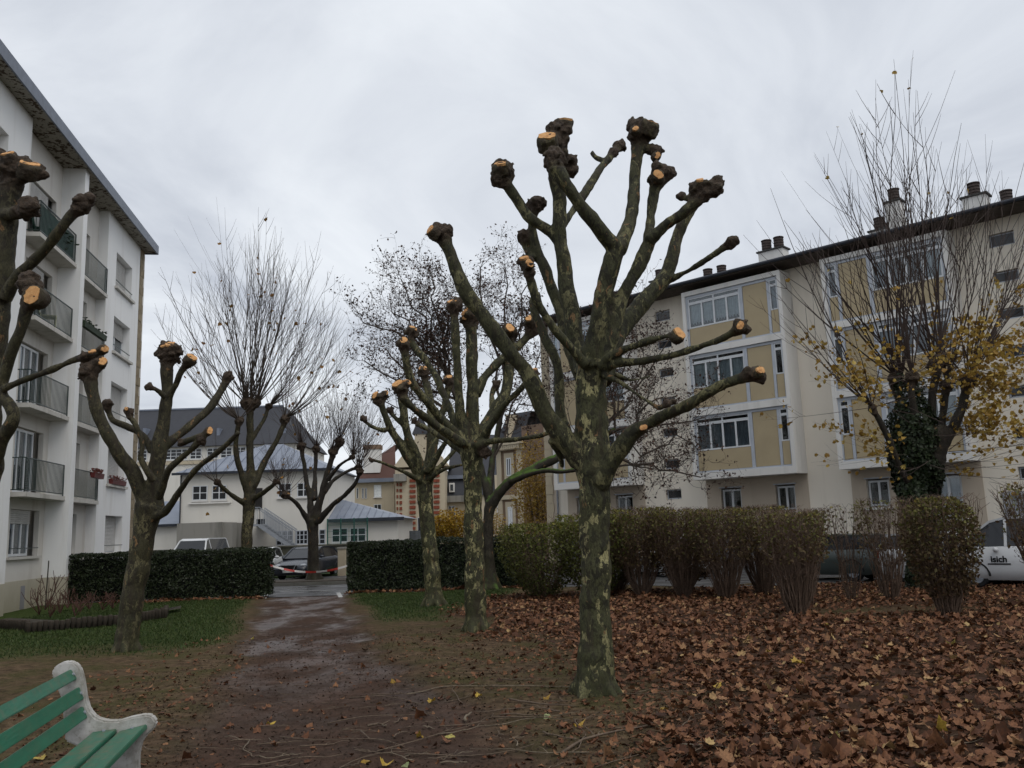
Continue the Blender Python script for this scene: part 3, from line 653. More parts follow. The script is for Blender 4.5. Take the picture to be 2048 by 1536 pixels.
def mansion():
    yaw = math.radians(-46.8); sx = Vector((-math.sin(yaw), -math.cos(yaw), 0)); rz = math.atan2(sx.y, sx.x); Y0 = 62.0
    o = P(1000, 1100, Y0); o.z = 0
    t = thing('brick_mansion', 'old brick mansion with pale stone trim and mansard roof past the cream block', 'house', o, rz)
    inn = Vector((-sx.y, sx.x, 0))
    def sc(px, py):        # pixel on the facade plane -> (s, z)
        d = ray(px, py); k = (o-CAM).dot(inn)/d.dot(inn); X = CAM+d*k; return (X-o).dot(sx), X.z
    sE = sc(1046, 900)[0]; sF = sc(1100, 900)[0]; zc = sc(1000, 893)[1]
    MB().box(0, sE, 0, 6, 0, zc).build('wall', M['brick'], t)
    q = MB(); q.box(sE+.01, sF+3, -.1, 6, 0, sc(1050, 852)[1]); q.build('side_wall', M['brick'], t)
    q = MB(); q.box(-.35, sE+.3, -.45, 0, zc, zc+.35); q.box(-.2, sE+.2, -.25, 0, zc-.35, zc); q.build('cornice', M['yellow_stone'], t)
    for i in range(14): s = -.1+(sE)*i/13; MB().box(s-.07, s+.07, -.4, -.24, zc-.3, zc-.02).build('corbel', M['yellow_stone'], t)
    zm = sc(1003, 826)[1]
    q = MB(); q.add([(0, -.1, zc+.35), (sE, -.1, zc+.35), (sE, 1.0, zm), (.25, 1.0, zm), (0, 6, zc+.35), (.25, 6, zm), (sE, 6, zm)], [(0, 1, 2, 3), (4, 0, 3, 5), (3, 2, 6, 5)]); rf = q.build('mansard_roof', M['slate'], t)
    s0, s1 = sc(1014, 860)[0], sc(1021, 860)[0]
    q = MB(); q.box(s0, s1, -.1, .9, zc+.3, zm-.2); dm = q.build('dormer', M['yellow_stone'], rf); MB().box(s0+.2, s1-.2, -.14, -.1, zc+.5, zm-.7).build('pane', M['dark_glass'], dm)
    z2 = sc(1000, 1000)[1]
    q = MB(); q.box(-.1, sE+.1, -.15, .0, z2, z2+.3); q.build('string_course', M['yellow_stone'], t)
    for a, b in ((0, .45), (sE-.6, sE)): MB().box(a, b, -.1, 0, 0, zc-.36).build('stone_pilaster', M['yellow_stone'], t)
    for (py0, py1) in ((916, 952), (1014, 1056)):
        s0, s1 = sc(1015, 950)[0], sc(1024, 950)[0]; z1 = sc(1018, py0)[1]; z0 = sc(1018, py1)[1]
        MB().box(s0-.25, s1+.25, -.06, 0, z0-.2, z1+.35).build('window_surround', M['yellow_stone'], t)
        window(t, s0, s1, z0, z1, .1, ((s0+s1)/2,), (), glass='curtain' if py0 > 1000 else 'dark_glass', room=0)
mansion()
# ================================================================ ground
def path_c(y): return -1.62-.256*(y-8.0)
def path_hw(y): return 1.32+max(0, 13-y)*.10
LEAF_EDGE = [(3.0, .6), (7.7, .85), (10.6, 1.35), (13.0, 1.0), (15.6, .45), (18.5, -.35), (21.5, -1.7), (24.0, -1.4), (27.5, -.4), (31, .2)]
def leaf_x(y):
    for (a, xa), (b, xb) in zip(LEAF_EDGE[:-1], LEAF_EDGE[1:]):
        if a <= y <= b: return xa+(xb-xa)*(y-a)/(b-a)
    return LEAF_EDGE[0][1] if y < LEAF_EDGE[0][0] else LEAF_EDGE[-1][1]
def w_path(x, y):
    d = abs(x-path_c(y))-path_hw(y)+fbm(x*.5, y*.35, 3)*.55
    return 1-smooth(-.45, .45, d)
def w_grass(x, y):
    n = fbm(x*.35, y*.35, 9)
    if x < path_c(y): g = smooth(15.6, 18.8, y+(-x-6)*.12+n*1.6)*smooth(.1, 1.1, path_c(y)-path_hw(y)-x+n*.4)
    else: g = smooth(19.5, 23.5, y+n*1.5)*smooth(.1, .9, x-path_c(y)-path_hw(y)+n*.4)*smooth(-.3, .7, leaf_x(y)-x)
    return g
def w_leaf(x, y):
    n = fbm(x*.6, y*.6, 21)
    bare = math.exp(-(((x-7.9)/2.6)**2+((y-19.3)/1.0)**2)*1.6)
    mound = math.exp(-(((x-1.0)/1.25)**2+((y-10.6)/1.3)**2)*1.2)
    return smooth(-.9, .8, x-leaf_x(y)+n*1.0)*(1-smooth(26.5, 28.5, y))*(1-.97*bare)*(1-.9*mound)
def gz(x, y): return .030*fbm(x*.45, y*.45, 5)+.012*fbm(x*2.1, y*2.1, 2)-.035*w_path(x, y)+.03*w_leaf(x, y)
X0, X1, Y0g, Y1g, ST = -17.0, 15.0, 2.0, 30.6, .14
nx, ny = int((X1-X0)/ST)+1, int((Y1g-Y0g)/ST)+1
V = np.zeros((nx*ny, 3), np.float32); ap = np.zeros(nx*ny, np.float32); ag = ap.copy(); al = ap.copy()
k = 0
for j in range(ny):
    y = Y0g+j*ST
    for i in range(nx):
        x = X0+i*ST; p_ = w_path(x, y); l_ = w_leaf(x, y)
        V[k] = (x, y, .030*fbm(x*.45, y*.45, 5, 3)+.012*fbm(x*2.1, y*2.1, 2, 2)-.035*p_+.03*l_); ap[k] = p_; ag[k] = w_grass(x, y); al[k] = l_; k += 1
ii, jj = np.meshgrid(np.arange(nx-1), np.arange(ny-1)); a = (jj*nx+ii).ravel()
F = np.stack([a, a+1, a+1+nx, a+nx], 1)
def mk_ground():
    t = NT('park_ground'); co = t.coord('World'); pa = t.attr('path'); gr = t.attr('grass'); lf = t.attr('leaf')
    n1 = t.noise(co, 1.1, 6, .62); n2 = t.noise(co, 6, 8, .72); n3 = t.noise(co, 34, 4, .65)
    dirt = t.mix(t.ramp(n2, (.38, 0.0), (.62, 1.0)), (.036, .024, .014), (.135, .092, .056))
    dirt = t.mix(t.ramp(n1, (.44, 0.0), (.62, .8)), dirt, (.052, .050, .018))
    dirt = t.mix(t.ramp(n3, (.54, 0.0), (.64, .65)), dirt, (.12, .085, .052))
    mud = t.mix(t.ramp(n1, (.35, 0.0), (.65, 1.0)), (.074, .043, .030), (.052, .036, .029))
    mud = t.mix(t.ramp(n3, (.56, 0.0), (.68, .6)), mud, (.12, .085, .06)); mud = t.mix(t.ramp(n2, (.40, .75), (.56, 0.0)), mud, (.042, .027, .020))
    grass = t.mix(t.ramp(n2, (.3, 0.0), (.7, 1.0)), (.026, .040, .010), (.055, .075, .022))
    col = t.mix(pa, dirt, mud); col = t.mix(gr, col, grass); col = t.mix(t.math('MULTIPLY', lf, .85), col, (.045, .024, .016))
    wet = t.ramp(t.math('ADD', t.math('MULTIPLY', t.noise(t.coord('World', (1, .55, 1)), .9, 5, .6), .8), t.math('MULTIPLY', n2, .25)), (.47, 0.0), (.60, 1.0))
    sy_ = t.n('ShaderNodeSeparateXYZ'); t.l(co, sy_.inputs[0]); wet = t.math('MULTIPLY', t.math('MULTIPLY', wet, t.ramp(t.math('MULTIPLY', sy_.outputs[1], .05), (.45, .10), (.85, 1.0))), t.ramp(pa, (.40, 0.0), (.8, 1.0)))
    rough = t.ramp(wet, (0.0, .95), (1.0, .38))
    h = t.math('ADD', t.math('MULTIPLY', n2, .8), t.math('MULTIPLY', n3, .5))
    bp = t.n('ShaderNodeBump'); t.l(h, bp.inputs['Height']); bp.inputs['Distance'].default_value = .05
    t.l(t.ramp(wet, (0.0, 1.0), (1.0, .25)), bp.inputs['Strength']); t.l(bp.outputs[0], t.p.inputs['Normal'])
    t.l(t.ramp(wet, (0.0, .06), (1.0, .45)), t.p.inputs['Specular IOR Level']); t.put(t.p.inputs['Base Color'], col); t.l(rough, t.p.inputs['Roughness']); return t.m
M['ground'] = mk_ground()
fp, fg, fl_ = ap[F].mean(1), ag[F].mean(1), al[F].mean(1)
sel = {'path': fp > .5, 'lawn': (fp <= .5) & (fg > .5), 'ground': (fp <= .5) & (fg <= .5)}
nrm_mesh = None
for nm, mk in sel.items():
    f = F[mk]; u, inv = np.unique(f, return_inverse=True)
    o = soup(nm, V[u], inv.reshape(f.shape), M['ground'], None, {'path': ap[u], 'grass': ag[u], 'leaf': al[u]}, True)
    tag(o, {'path': 'wet brown earth path running between the tree rows', 'lawn': 'short green grass either side of the path', 'ground': 'bare brown earth of the small park'}[nm], None, None, 'structure')
def mk_asphalt():
    t = NT('wet_asphalt'); co = t.coord('World'); a = t.noise(co, .5, 5, .6); b = t.noise(co, 30, 3)
    wet = t.ramp(t.noise(t.coord('World', (.5, 1.2, 1)), .8, 5, .6), (.45, 0.0), (.6, 1.0))
    t.bump(b, .25, .01)
    return t.fin(t.mix(a, (.035, .035, .038), (.06, .058, .056)), t.ramp(wet, (0.0, .65), (1.0, .22)), .4)
M['asphalt'] = mk_asphalt()
q = MB(); q.quad((-400, -200, -.16), (400, -200, -.16), (400, 600, -.16), (-400, 600, -.16)); tag(q.build('terrain', simple('far_earth', (.06, .055, .035), .9, .3, .3, .2, kind='World')), 'flat ground out to the horizon', None, None, 'structure')
q = MB(); q.quad((-40, 30.45, -.02), (40, 30.45, -.02), (40, 60, -.02), (-40, 60, -.02)); tag(q.build('car_park', M['asphalt']), 'wet asphalt car park behind the hedges', None, None, 'structure')
# street in front of the cream block
q = MB(); sxv = Vector((.729, -.6845, 0)); inv_ = Vector((.6845, .729, 0))
a_, b_ = inv_*24.5, inv_*33.8
q.quad(a_+sxv*-40+Vector((0, 0, .012)), a_+sxv*14+Vector((0, 0, .012)), b_+sxv*14+Vector((0, 0, .012)), b_+sxv*-40+Vector((0, 0, .012))); tag(q.build('street', M['asphalt']), 'asphalt street between the shrubs and the cream block', None, None, 'structure')
# painted bay lines, kerb island
for k_, (p1, p2) in enumerate((((528, 1196), (533, 1188)), ((676, 1184), (682, 1194)), ((560, 1182), (672, 1179)))):
    a_, b_ = G(*p1), G(*p2); q = MB(); d = (b_-a_).normalized(); n_ = Vector((-d.y, d.x, 0))*.07
    q.quad(a_-n_+Vector((0, 0, -.015)), b_-n_+Vector((0, 0, -.015)), b_+n_+Vector((0, 0, -.015)), a_+n_+Vector((0, 0, -.015)))
    tag(q.build('painted_line', simple('road_paint', (.42, .42, .41), .7, .35, 14)), ('short white bay line at the left hedge end', 'short white bay line at the right hedge end', 'long worn white line across the car park')[k_], 'road marking')
c0 = G(628, 1168); q = MB(); pts = []
for i in range(28):
    a = 2*math.pi*i/28; pts.append((c0.x+.3+3.0*math.copysign(abs(math.cos(a))**.6, math.cos(a)), c0.y+.6+1.15*math.copysign(abs(math.sin(a))**.6, math.sin(a)), -.02))
q.prism(pts, (0, 0, .13)); isl = tag(q.build('planting_island', M['concrete']), 'kerbed earth island around the dark pollarded tree', 'kerb')
q = MB(); q.prism([(c0.x+.3+(x-c0.x-.3)*.95, c0.y+.6+(y-c0.y-.6)*.9, .112) for x, y, z in pts], (0, 0, .03)); q.build('earth_fill', simple('island_earth', (.05, .04, .03), .9, .4, 8), isl)
# verge and retaining wall behind the parked cars
a_ = P(500, 1100, 47); b_ = P(760, 1100, 47)
q = MB(); q.box(-30, 2, 44.4, 47.8, -.05, .06); tag(q.build('verge', simple('verge_grass', (.035, .058, .018), .9, .4, 4)), 'narrow grass verge below the retaining wall', None, None, 'structure')
q = MB(); q.box(-32, -5.9, 47.8, 48.2, -.05, 1.45); rw = tag(q.build('retaining_wall', M['dark_wall']), 'low dark mossy retaining wall behind the parked dark car', 'wall')
MB().box(-32, -5.85, 47.72, 48.28, 1.45, 1.53).build('coping', M['dark_wall'], rw)
ge = thing('gate_pillar', 'ochre rendered gate pillar at the end of the retaining wall', 'pillar', P(684, 1150, 44) - Vector((0, 0, 0)))
ge.location.z = -.02
MB().box(-.17, .17, -.2, .2, 0, 1.35).build('shaft', M['yellow_stone'], ge); MB().box(-.21, .21, -.24, .24, 1.35, 1.43).build('cap', M['concrete'], ge)
# green mesh fence on the wall
fe = thing('mesh_fence', 'green mesh fence panels along the retaining wall top', 'fence', (0, 0, 0)); fm = simple('fence_green', (.02, .09, .07), .5, .2, 5)
xa = P(655, 1080, 48).x; xb = P(735, 1080, 48).x
for i in range(4):
    x = xa+(xb-xa)*i/3; MB().box(x-.03, x+.03, 47.97, 48.03, 1.5, 2.9).build('post', fm, fe)
for i in range(3):
    u0, u1 = xa+(xb-xa)*i/3, xa+(xb-xa)*(i+1)/3; q = MB()
    for j in range(13): x = u0+(u1-u0)*j/12; q.bar((x, 48, 1.55), (x, 48, 2.85), .012)
    for z in (1.55, 1.9, 2.2, 2.55, 2.85): q.bar((u0, 48, z), (u1, 48, z), .016)
    q.build('mesh_panel', fm, fe)
# site screens past the annex wing
for k_, (p0, p1) in enumerate((((796, 1064), (812, 1086)), ((814, 1062), (842, 1086)))):
    q = MB(); FB(q, p0, (p1[0], p1[1]+30), 60+k_, 60.2+k_); tag(q.build('site_screen', simple('screen_grey', (.10, .11, .12), .6)), ('narrow dark screen beside the annex wing', 'wide dark grey screen below the brick banded manor')[k_], 'screen')
# ================================================================ bark and leaf materials
def mk_bark(name, pale, mid, dark, moss=.5, patch=5.0, top=0):
    t = NT(name); co = t.coord('World', (1, 1, .62)); co1 = t.coord('World')
    warp = t.n('ShaderNodeTexNoise'); t.l(co, warp.inputs['Vector']); warp.inputs['Scale'].default_value = 6; warp.inputs['Detail'].default_value = 3
    add = t.n('ShaderNodeMixRGB', blend_type='ADD'); add.inputs[0].default_value = .22; t.l(co, add.inputs[1]); t.l(warp.outputs['Color'], add.inputs[2]); cw = add.outputs[0]
    a = t.noise(cw, patch, 3, .55); b = t.noise(cw, patch*2.6, 4, .6); c = t.noise(co1, patch*.8, 2)
    col = t.mix(t.ramp(a, (.45, 0.0), (.462, 1.0)), pale, mid)
    lm_ = t.attr('limb'); col = t.mix(t.math('MULTIPLY', lm_, .62), col, tuple((a_+b_)/2 for a_, b_ in zip(mid, dark)))  # mutes pale patches on branches and paints in their backlit darkness
    col = t.mix(t.ramp(b, (.53, 0.0), (.545, .95)), col, dark)
    col = t.mix(t.ramp(t.noise(cw, patch*1.4, 3, .5), (.66, 0.0), (.68, .85)), col, (.24, .135, .06))
    fine = t.noise(t.coord('World', (1, 1, .45)), 55, 6, .75); col = t.mix(t.ramp(fine, (.38, .75), (.56, 0.0)), col, tuple(x*.45 for x in dark))
    z = t.z(); mg = t.ramp(t.math('ADD', t.math('MULTIPLY', z, .45), t.math('MULTIPLY', t.noise(co1, 4, 4), .9)), (.42, moss), (.98, 0.0))
    col = t.mix(mg, col, t.mix(t.ramp(t.noise(co1, 11, 5, .7), (.35, 0.0), (.65, 1.0)), (.024, .020, .011), (.044, .050, .018)))
    mg2 = t.ramp(t.noise(co1, 2.2, 5, .6), (.50, 0.0), (.68, .5)); col = t.mix(mg2, col, (.040, .038, .015)); stn = t.noise(t.coord('World', (5, 5, .5)), 1.7, 4, .6); col = t.mix(t.ramp(stn, (.54, 0.0), (.68, .75)), col, (.030, .022, .014))
    if top:
        gn = t.n('ShaderNodeNewGeometry'); gs = t.n('ShaderNodeSeparateXYZ'); t.l(gn.outputs['Normal'], gs.inputs[0]); col = t.mix(t.math('MULTIPLY', t.ramp(gs.outputs[2], (.25, 0.0), (.6, 1.0)), t.ramp(t.noise(co1, 5, 4), (.3, .2), (.55, 1.0))), col, (.055, .10, .014))
    kn = t.attr('knob'); kf = t.ramp(t.noise(co1, 22, 5, .7), (.3, (.022, .016, .012)), (.75, (.105, .072, .048)))
    col = t.mix(kn, col, kf)
    hb = t.math('ADD', t.math('MULTIPLY', a, .5), t.math('MULTIPLY', fine, .35)); hb = t.math('ADD', hb, t.math('MULTIPLY', t.math('MULTIPLY', kn, t.noise(co1, 28, 5, .7)), 1.4))
    t.bump(hb, .9, .04)
    return t.fin(col, .72, .25)
M['bark_plane'] = mk_bark('plane_bark', (.34, .31, .15), (.068, .068, .030), (.024, .023, .013), .75, 5.6)
M['bark_plane_dark'] = mk_bark('plane_bark_weathered', (.16, .14, .072), (.060, .053, .027), (.026, .022, .014), .6, 6.0)
M['bark_dark'] = mk_bark('dark_bark', (.055, .046, .034), (.040, .034, .026), (.026, .021, .017), .4, 5)
M['bark_moss'] = mk_bark('mossy_bark', (.05, .042, .028), (.038, .032, .022), (.022, .018, .013), .6, 3, 1)
def mk_cut():
    t = NT('fresh_cut_wood'); co = t.coord('Object'); ln = t.n('ShaderNodeVectorMath', operation='LENGTH'); t.l(co, ln.inputs[0])
    rings = t.math('SINE', t.math('MULTIPLY', t.math('ADD', ln.outputs['Value'], t.math('MULTIPLY', t.noise(co, 9, 3), .02)), 330))
    g = t.noise(co, 16, 5, .6); col = t.mix(t.ramp(g, (.35, 0.0), (.7, 1.0)), (.60, .35, .15), (.46, .21, .075))
    col = t.mix(t.ramp(rings, (.2, 0.0), (.9, .35)), col, (.30, .16, .07)); col = t.mix(t.ramp(t.noise(co, 7, 5, .7), (.55, 0.0), (.72, .8)), col, (.10, .06, .035))
    return t.fin(col, .75, .2)
M['cut'] = mk_cut()
M['stem'] = simple('shrub_stem', (.10, .066, .046), .8, .4, 20)
M['twig'] = simple('twig_bark', (.060, .046, .036), .7, .35, 30)
M['twig_red'] = simple('reddish_twig_bark', (.050, .034, .028), .7, .35, 30)
def mk_leaf(name, stops, rough=.6, src='rnd', trans=.25):
    t = NT(name)
    f = t.attr('rnd') if src == 'rnd' else t.n('ShaderNodeObjectInfo').outputs['Random']
    col = t.ramp(f, *stops, interp='LINEAR'); col = t.mix(t.ramp(t.noise(t.coord('World'), 40, 4), (.35, .5), (.65, 0.0)), col, (.03, .018, .012))
    t.put(t.p.inputs['Base Color'], col); t.p.inputs['Roughness'].default_value = rough; t.p.inputs['Specular IOR Level'].default_value = .18
    if trans:
        tr = t.n('ShaderNodeBsdfTranslucent'); t.l(col, tr.inputs[0]); mx = t.n('ShaderNodeMixShader'); mx.inputs[0].default_value = trans
        t.l(t.p.outputs[0], mx.inputs[1]); t.l(tr.outputs[0], mx.inputs[2]); t.l(mx.outputs[0], t.o.inputs[0])
    return t.m
BROWN = ((0.0, (.040, .017, .009)), (.25, (.105, .041, .019)), (.5, (.165, .072, .036)), (.78, (.22, .10, .048)), (.95, (.31, .17, .085)), (1.0, (.46, .32, .14)))
M['litter'] = mk_leaf('fallen_leaves', BROWN, .7, 'rnd', .1)
M['litter_one'] = mk_leaf('fallen_leaf', BROWN, .7, 'obj', .1)
M['leaf_yellow'] = mk_leaf('yellow_leaf', ((0, (.34, .20, .035)), (.6, (.50, .34, .06)), (1, (.42, .38, .12))), .5, 'obj', .15)
M['yellow_foliage'] = mk_leaf('yellow_foliage', ((0, (.27, .15, .03)), (.5, (.44, .28, .055)), (1, (.55, .41, .11))))
M['orange_leaf'] = mk_leaf('orange_leaf', ((0, (.20, .09, .03)), (1, (.42, .24, .06))))
M['hedge_leaf'] = mk_leaf('dark_hedge_leaf', ((0, (.010, .019, .008)), (.7, (.022, .040, .015)), (.95, (.036, .056, .024)), (1, (.11, .12, .09))), .42, 'rnd', .08)
M['ivy_leaf'] = mk_leaf('ivy_leaf', ((0, (.008, .018, .007)), (.8, (.020, .040, .014)), (1, (.045, .07, .03))), .4, 'rnd', .1)
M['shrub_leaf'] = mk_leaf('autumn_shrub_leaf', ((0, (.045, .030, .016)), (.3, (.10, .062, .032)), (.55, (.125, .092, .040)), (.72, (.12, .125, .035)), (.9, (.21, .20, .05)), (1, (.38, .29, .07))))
M['shrub_green'] = mk_leaf('green_shrub_leaf', ((0, (.045, .042, .016)), (.35, (.075, .085, .022)), (.7, (.13, .15, .032)), (1, (.27, .25, .055))))
M['spread_leaf'] = mk_leaf('dry_brown_leaf', ((0, (.025, .016, .014)), (.5, (.065, .034, .026)), (1, (.13, .068, .045))), .6)
M['gold'] = mk_leaf('golden_leaf', ((0, (.20, .10, .012)), (.6, (.42, .25, .02)), (1, (.52, .36, .05))))
M['grass_blade'] = mk_leaf('grass_blade', ((0, (.020, .045, .010)), (.6, (.045, .085, .020)), (1, (.085, .10, .035))), .55, 'rnd', .2)

# ================================================================ tree builder
def catmull(pts, rad, step):
    """pts list of Vector, rad list -> resampled"""
    n = len(pts); op, orr = [], []
    for i in range(n-1):
        p0, p1, p2, p3 = pts[max(i-1, 0)], pts[i], pts[i+1], pts[min(i+2, n-1)]
        L = (p2-p1).length; k = max(2, int(L/step))
        for j in range(k):
            t = j/k; t2, t3 = t*t, t*t*t
            op.append(.5*((2*p1)+(p2-p0)*t+(2*p0-5*p1+4*p2-p3)*t2+(3*p1-p0-3*p2+p3)*t3)); orr.append(rad[i]+(rad[i+1]-rad[i])*t)
    op.append(pts[-1]); orr.append(rad[-1]); return op, orr
def wd(v):      # (right, toward the camera, up) -> world direction
    return Vector((v[0], -v[1], v[2])).normalized()
def pollard(name, label, Y, trunk, branches, mat, voxel=.02, seed=1, flare=True, group=None, lump=1.0, cutmat='cut', thin=.82):
    """trunk: (px,py,r_px[,dY]); branches: dict(p=[...same], head=[(px,py,r_px,dY)...], cut=[(px,py,r_px,dirn,dY)...])"""
    rs = random.Random(seed)
    def pt(q, k=1.0): v = P(q[0], q[1], Y+(q[3] if len(q) > 3 else 0)); return v, rpx(q[2]*k, v)
    b = G(trunk[0][0], trunk[0][1]); base = P(trunk[0][0], trunk[0][1], Y); base.z = 0
    S, R_, ID, KN = [], [], [], []       # samples for part assignment
    mb = MB(); cuts = []
    def chain(pts, rr, idn, wob):
        op, orr = catmull(pts, rr, max(.05, voxel*2.2))
        for i in range(len(op)):
            if 0 < i < len(op)-1: op[i] = op[i]+noise.noise_vector(op[i]*2.3+Vector((seed, idn, 0)))*orr[i]*wob
            orr[i] *= 1+.10*noise.noise(op[i]*5+Vector((seed*2, 0, idn)))
        mb.tube(op, orr, 12); S.extend(op); R_.extend(orr); ID.extend([idn]*len(op)); KN.extend([0]*len(op))
    tp = [pt(q, .93) for q in trunk]; tv = [v for v, r in tp]; tr_ = [r for v, r in tp]
    tv[0].z = max(min(tv[0].z, .02), -.02); v0 = tv[0].copy(); v0.z = -.25
    chain([v0]+tv, [tr_[0]*1.05]+tr_, 0, .10)
    if flare:
        for i in range(6):
            a = i*1.047+rs.uniform(-.3, .3); d = Vector((math.cos(a), math.sin(a), 0)); r = tr_[0]
            mb.tube([tv[0]+d*r*.35+Vector((0, 0, r*1.6)), tv[0]+d*r*.72+Vector((0, 0, r*.5)), tv[0]+d*r*(1.3+.35*rs.random())+Vector((0, 0, -.10))], [r*.42, r*.42, r*.24], 8)
    for bi, br in enumerate(branches):
        idn = bi+1; pp = [pt(q, .93 if i_ == 0 else thin) for i_, q in enumerate(br['p'])]
        if br.get('r0'): pass
        chain([v for v, r in pp], [r for v, r in pp], idn, .22)
        for h in br.get('head', ()):
            v, r = pt(h); r *= 1.03
            mb.ico(v, r*.92, 2, .35, 2.2, (1, 1, 1), rs.random()*9)
            for k in range(11):
                d = Vector((rs.gauss(0, 1), rs.gauss(0, 1), rs.gauss(.1, .9))).normalized(); mb.ico(v+d*r*.66, r*rs.uniform(.30, .52), 1, .5, 2, (1, 1, 1), rs.random()*9)
            for k in range(8):
                d = Vector((rs.gauss(0, 1), rs.gauss(0, 1), rs.gauss(.3, .8))).normalized(); mb.tube([v, v+d*r*rs.uniform(1.05, 1.35)], [r*.30, r*.20], 7)
            pe = pp[-1][0]; pn = pp[-1][1]
            if (v-pe).length > .02: mb.tube([pe, v], [min(pn, r*.8), r*.7], 10)
            S.append(v); R_.append(r*.95); ID.append(idn); KN.append(1)
            if not br.get('cut'):
                for k in range(br.get('nc', rs.choice((1, 2, 2, 3)))):
                    d = wd((rs.uniform(-.7, .7), rs.uniform(.1, .9), rs.uniform(.1, 1))); cuts.append((idn, v+d*r*.98, r*rs.uniform(.30, .62), d, v))
        for c in br.get('cut', ()):
            d = wd(c[3]); v = P(c[0], c[1], Y+(c[4] if len(c) > 4 else 0)); r = rpx(c[2], v)
            r *= 1.12; cuts.append((idn, v, r, d, v-d*r*2.0))
    for idn, v, r, d, h in cuts:
        mb.tube([h, v-d*r*.3, v], [r*1.35, r*1.38, r*1.22], 14); S.append((h+v)/2); R_.append(r); ID.append(idn); KN.append(1)
    me = mb.mesh('tmp'); ob = bpy.data.objects.new('tmp', me); C.objects.link(ob)
    md = ob.modifiers.new('r', 'REMESH'); md.mode = 'VOXEL'; md.voxel_size = voxel
    ms = ob.modifiers.new('s', 'SMOOTH'); ms.factor = .5; ms.iterations = 3
    dg = bpy.context.evaluated_depsgraph_get(); em = bpy.data.meshes.new_from_object(ob.evaluated_get(dg))
    bpy.data.objects.remove(ob); bpy.data.meshes.remove(me)
    nv = len(em.vertices); co = np.empty(nv*3, np.float32); em.vertices.foreach_get('co', co); co = co.reshape(-1, 3)
    no = np.empty(nv*3, np.float32); em.vertices.foreach_get('normal', no); no = no.reshape(-1, 3)
    from mathutils.kdtree import KDTree
    ID2 = np.array(ID); kt = KDTree(len(S))
    for i, s_ in enumerate(S): kt.insert(s_, i)
    kt.balance(); best = np.empty(nv, np.int32); kd = np.ones(nv, np.float32)*9
    cl = co.tolist(); fnd = kt.find_n
    for i in range(nv):
        bd_, bi_ = 9.0, 0
        for _, j, dd in fnd(cl[i], 3):
            if dd-R_[j] < bd_: bd_, bi_ = dd-R_[j], j
        best[i] = bi_
    for s_, r_, k_ in zip(S, R_, KN):
        if k_: kd = np.minimum(kd, (np.linalg.norm(co-np.array(tuple(s_), np.float32), axis=1)-r_)/(r_*.9))
    knob = np.clip(1-kd, 0, 1)
    rw_ = np.random.default_rng(seed)
    def wav(fq, n=9, zs=.7):
        out_ = np.zeros(nv, np.float32)
        for _ in range(n):
            kv = rw_.normal(size=3).astype(np.float32); kv *= fq*rw_.uniform(.6, 1.5)/np.linalg.norm(kv); kv[2] *= zs; out_ += np.sin(co @ kv+rw_.uniform(0, 6.28)).astype(np.float32)
        return out_/np.sqrt(n)
    vs_k = min(1.6, voxel/.02)
    disp = lump*(wav(14)*.0055+wav(45)*.0022)+knob*(wav(40, 9, 1)*.013+wav(95, 9, 1)*.007)*vs_k
    co = co+no*disp[:, None]
    em.vertices.foreach_set('co', co.ravel()); em.update(); em.vertices.foreach_get('normal', (nn := np.empty(nv*3, np.float32))); nn = nn.reshape(-1, 3)
    npoly = len(em.polygons); lv = np.empty(len(em.loops), np.int32); em.loops.foreach_get('vertex_index', lv); F_ = lv.reshape(npoly, 4)
    part = ID2[best][F_[:, 0]]; bpy.data.meshes.remove(em)
    root = thing(name, label, 'tree', base, 0, group); off = np.array(tuple(base), np.float32); objs = {}
    for idn in range(len(branches)+1):
        f = F_[part == idn]
        if not len(f): continue
        u, inv = np.unique(f, return_inverse=True)
        o = soup('trunk' if idn == 0 else 'branch', co[u]-off, inv.reshape(f.shape), mat, root, {'knob': knob[u], 'limb': np.full(len(u), float(idn > 0), np.float32)}, True)
        o.data.normals_split_custom_set_from_vertices([tuple(q) for q in nn[u]]); objs[idn] = o
    for idn, v, r, d, h in cuts:
        q = MB(); u = d.orthogonal().normalized(); w2 = d.cross(u); n = 18; top, lo = [], []
        for i in range(n):
            a = 2*math.pi*i/n; rr = r*(1+.20*math.sin(2*a+idn*1.7)+.10*rs.uniform(-1, 1)); e = (u*math.cos(a)+w2*math.sin(a))*rr
            top.append(e+d*.012*rs.uniform(.6, 1.2)); lo.append(e*1.01-d*r*.28)
        q.add(top+lo+[d*.014], [(i, (i+1) % n, 2*n) for i in range(n)]+[(n+i, n+(i+1) % n, (i+1) % n, i) for i in range(n)])
        o = q.build('cut_face', M[cutmat], objs.get(idn, root)); o.location = v-base
    return root
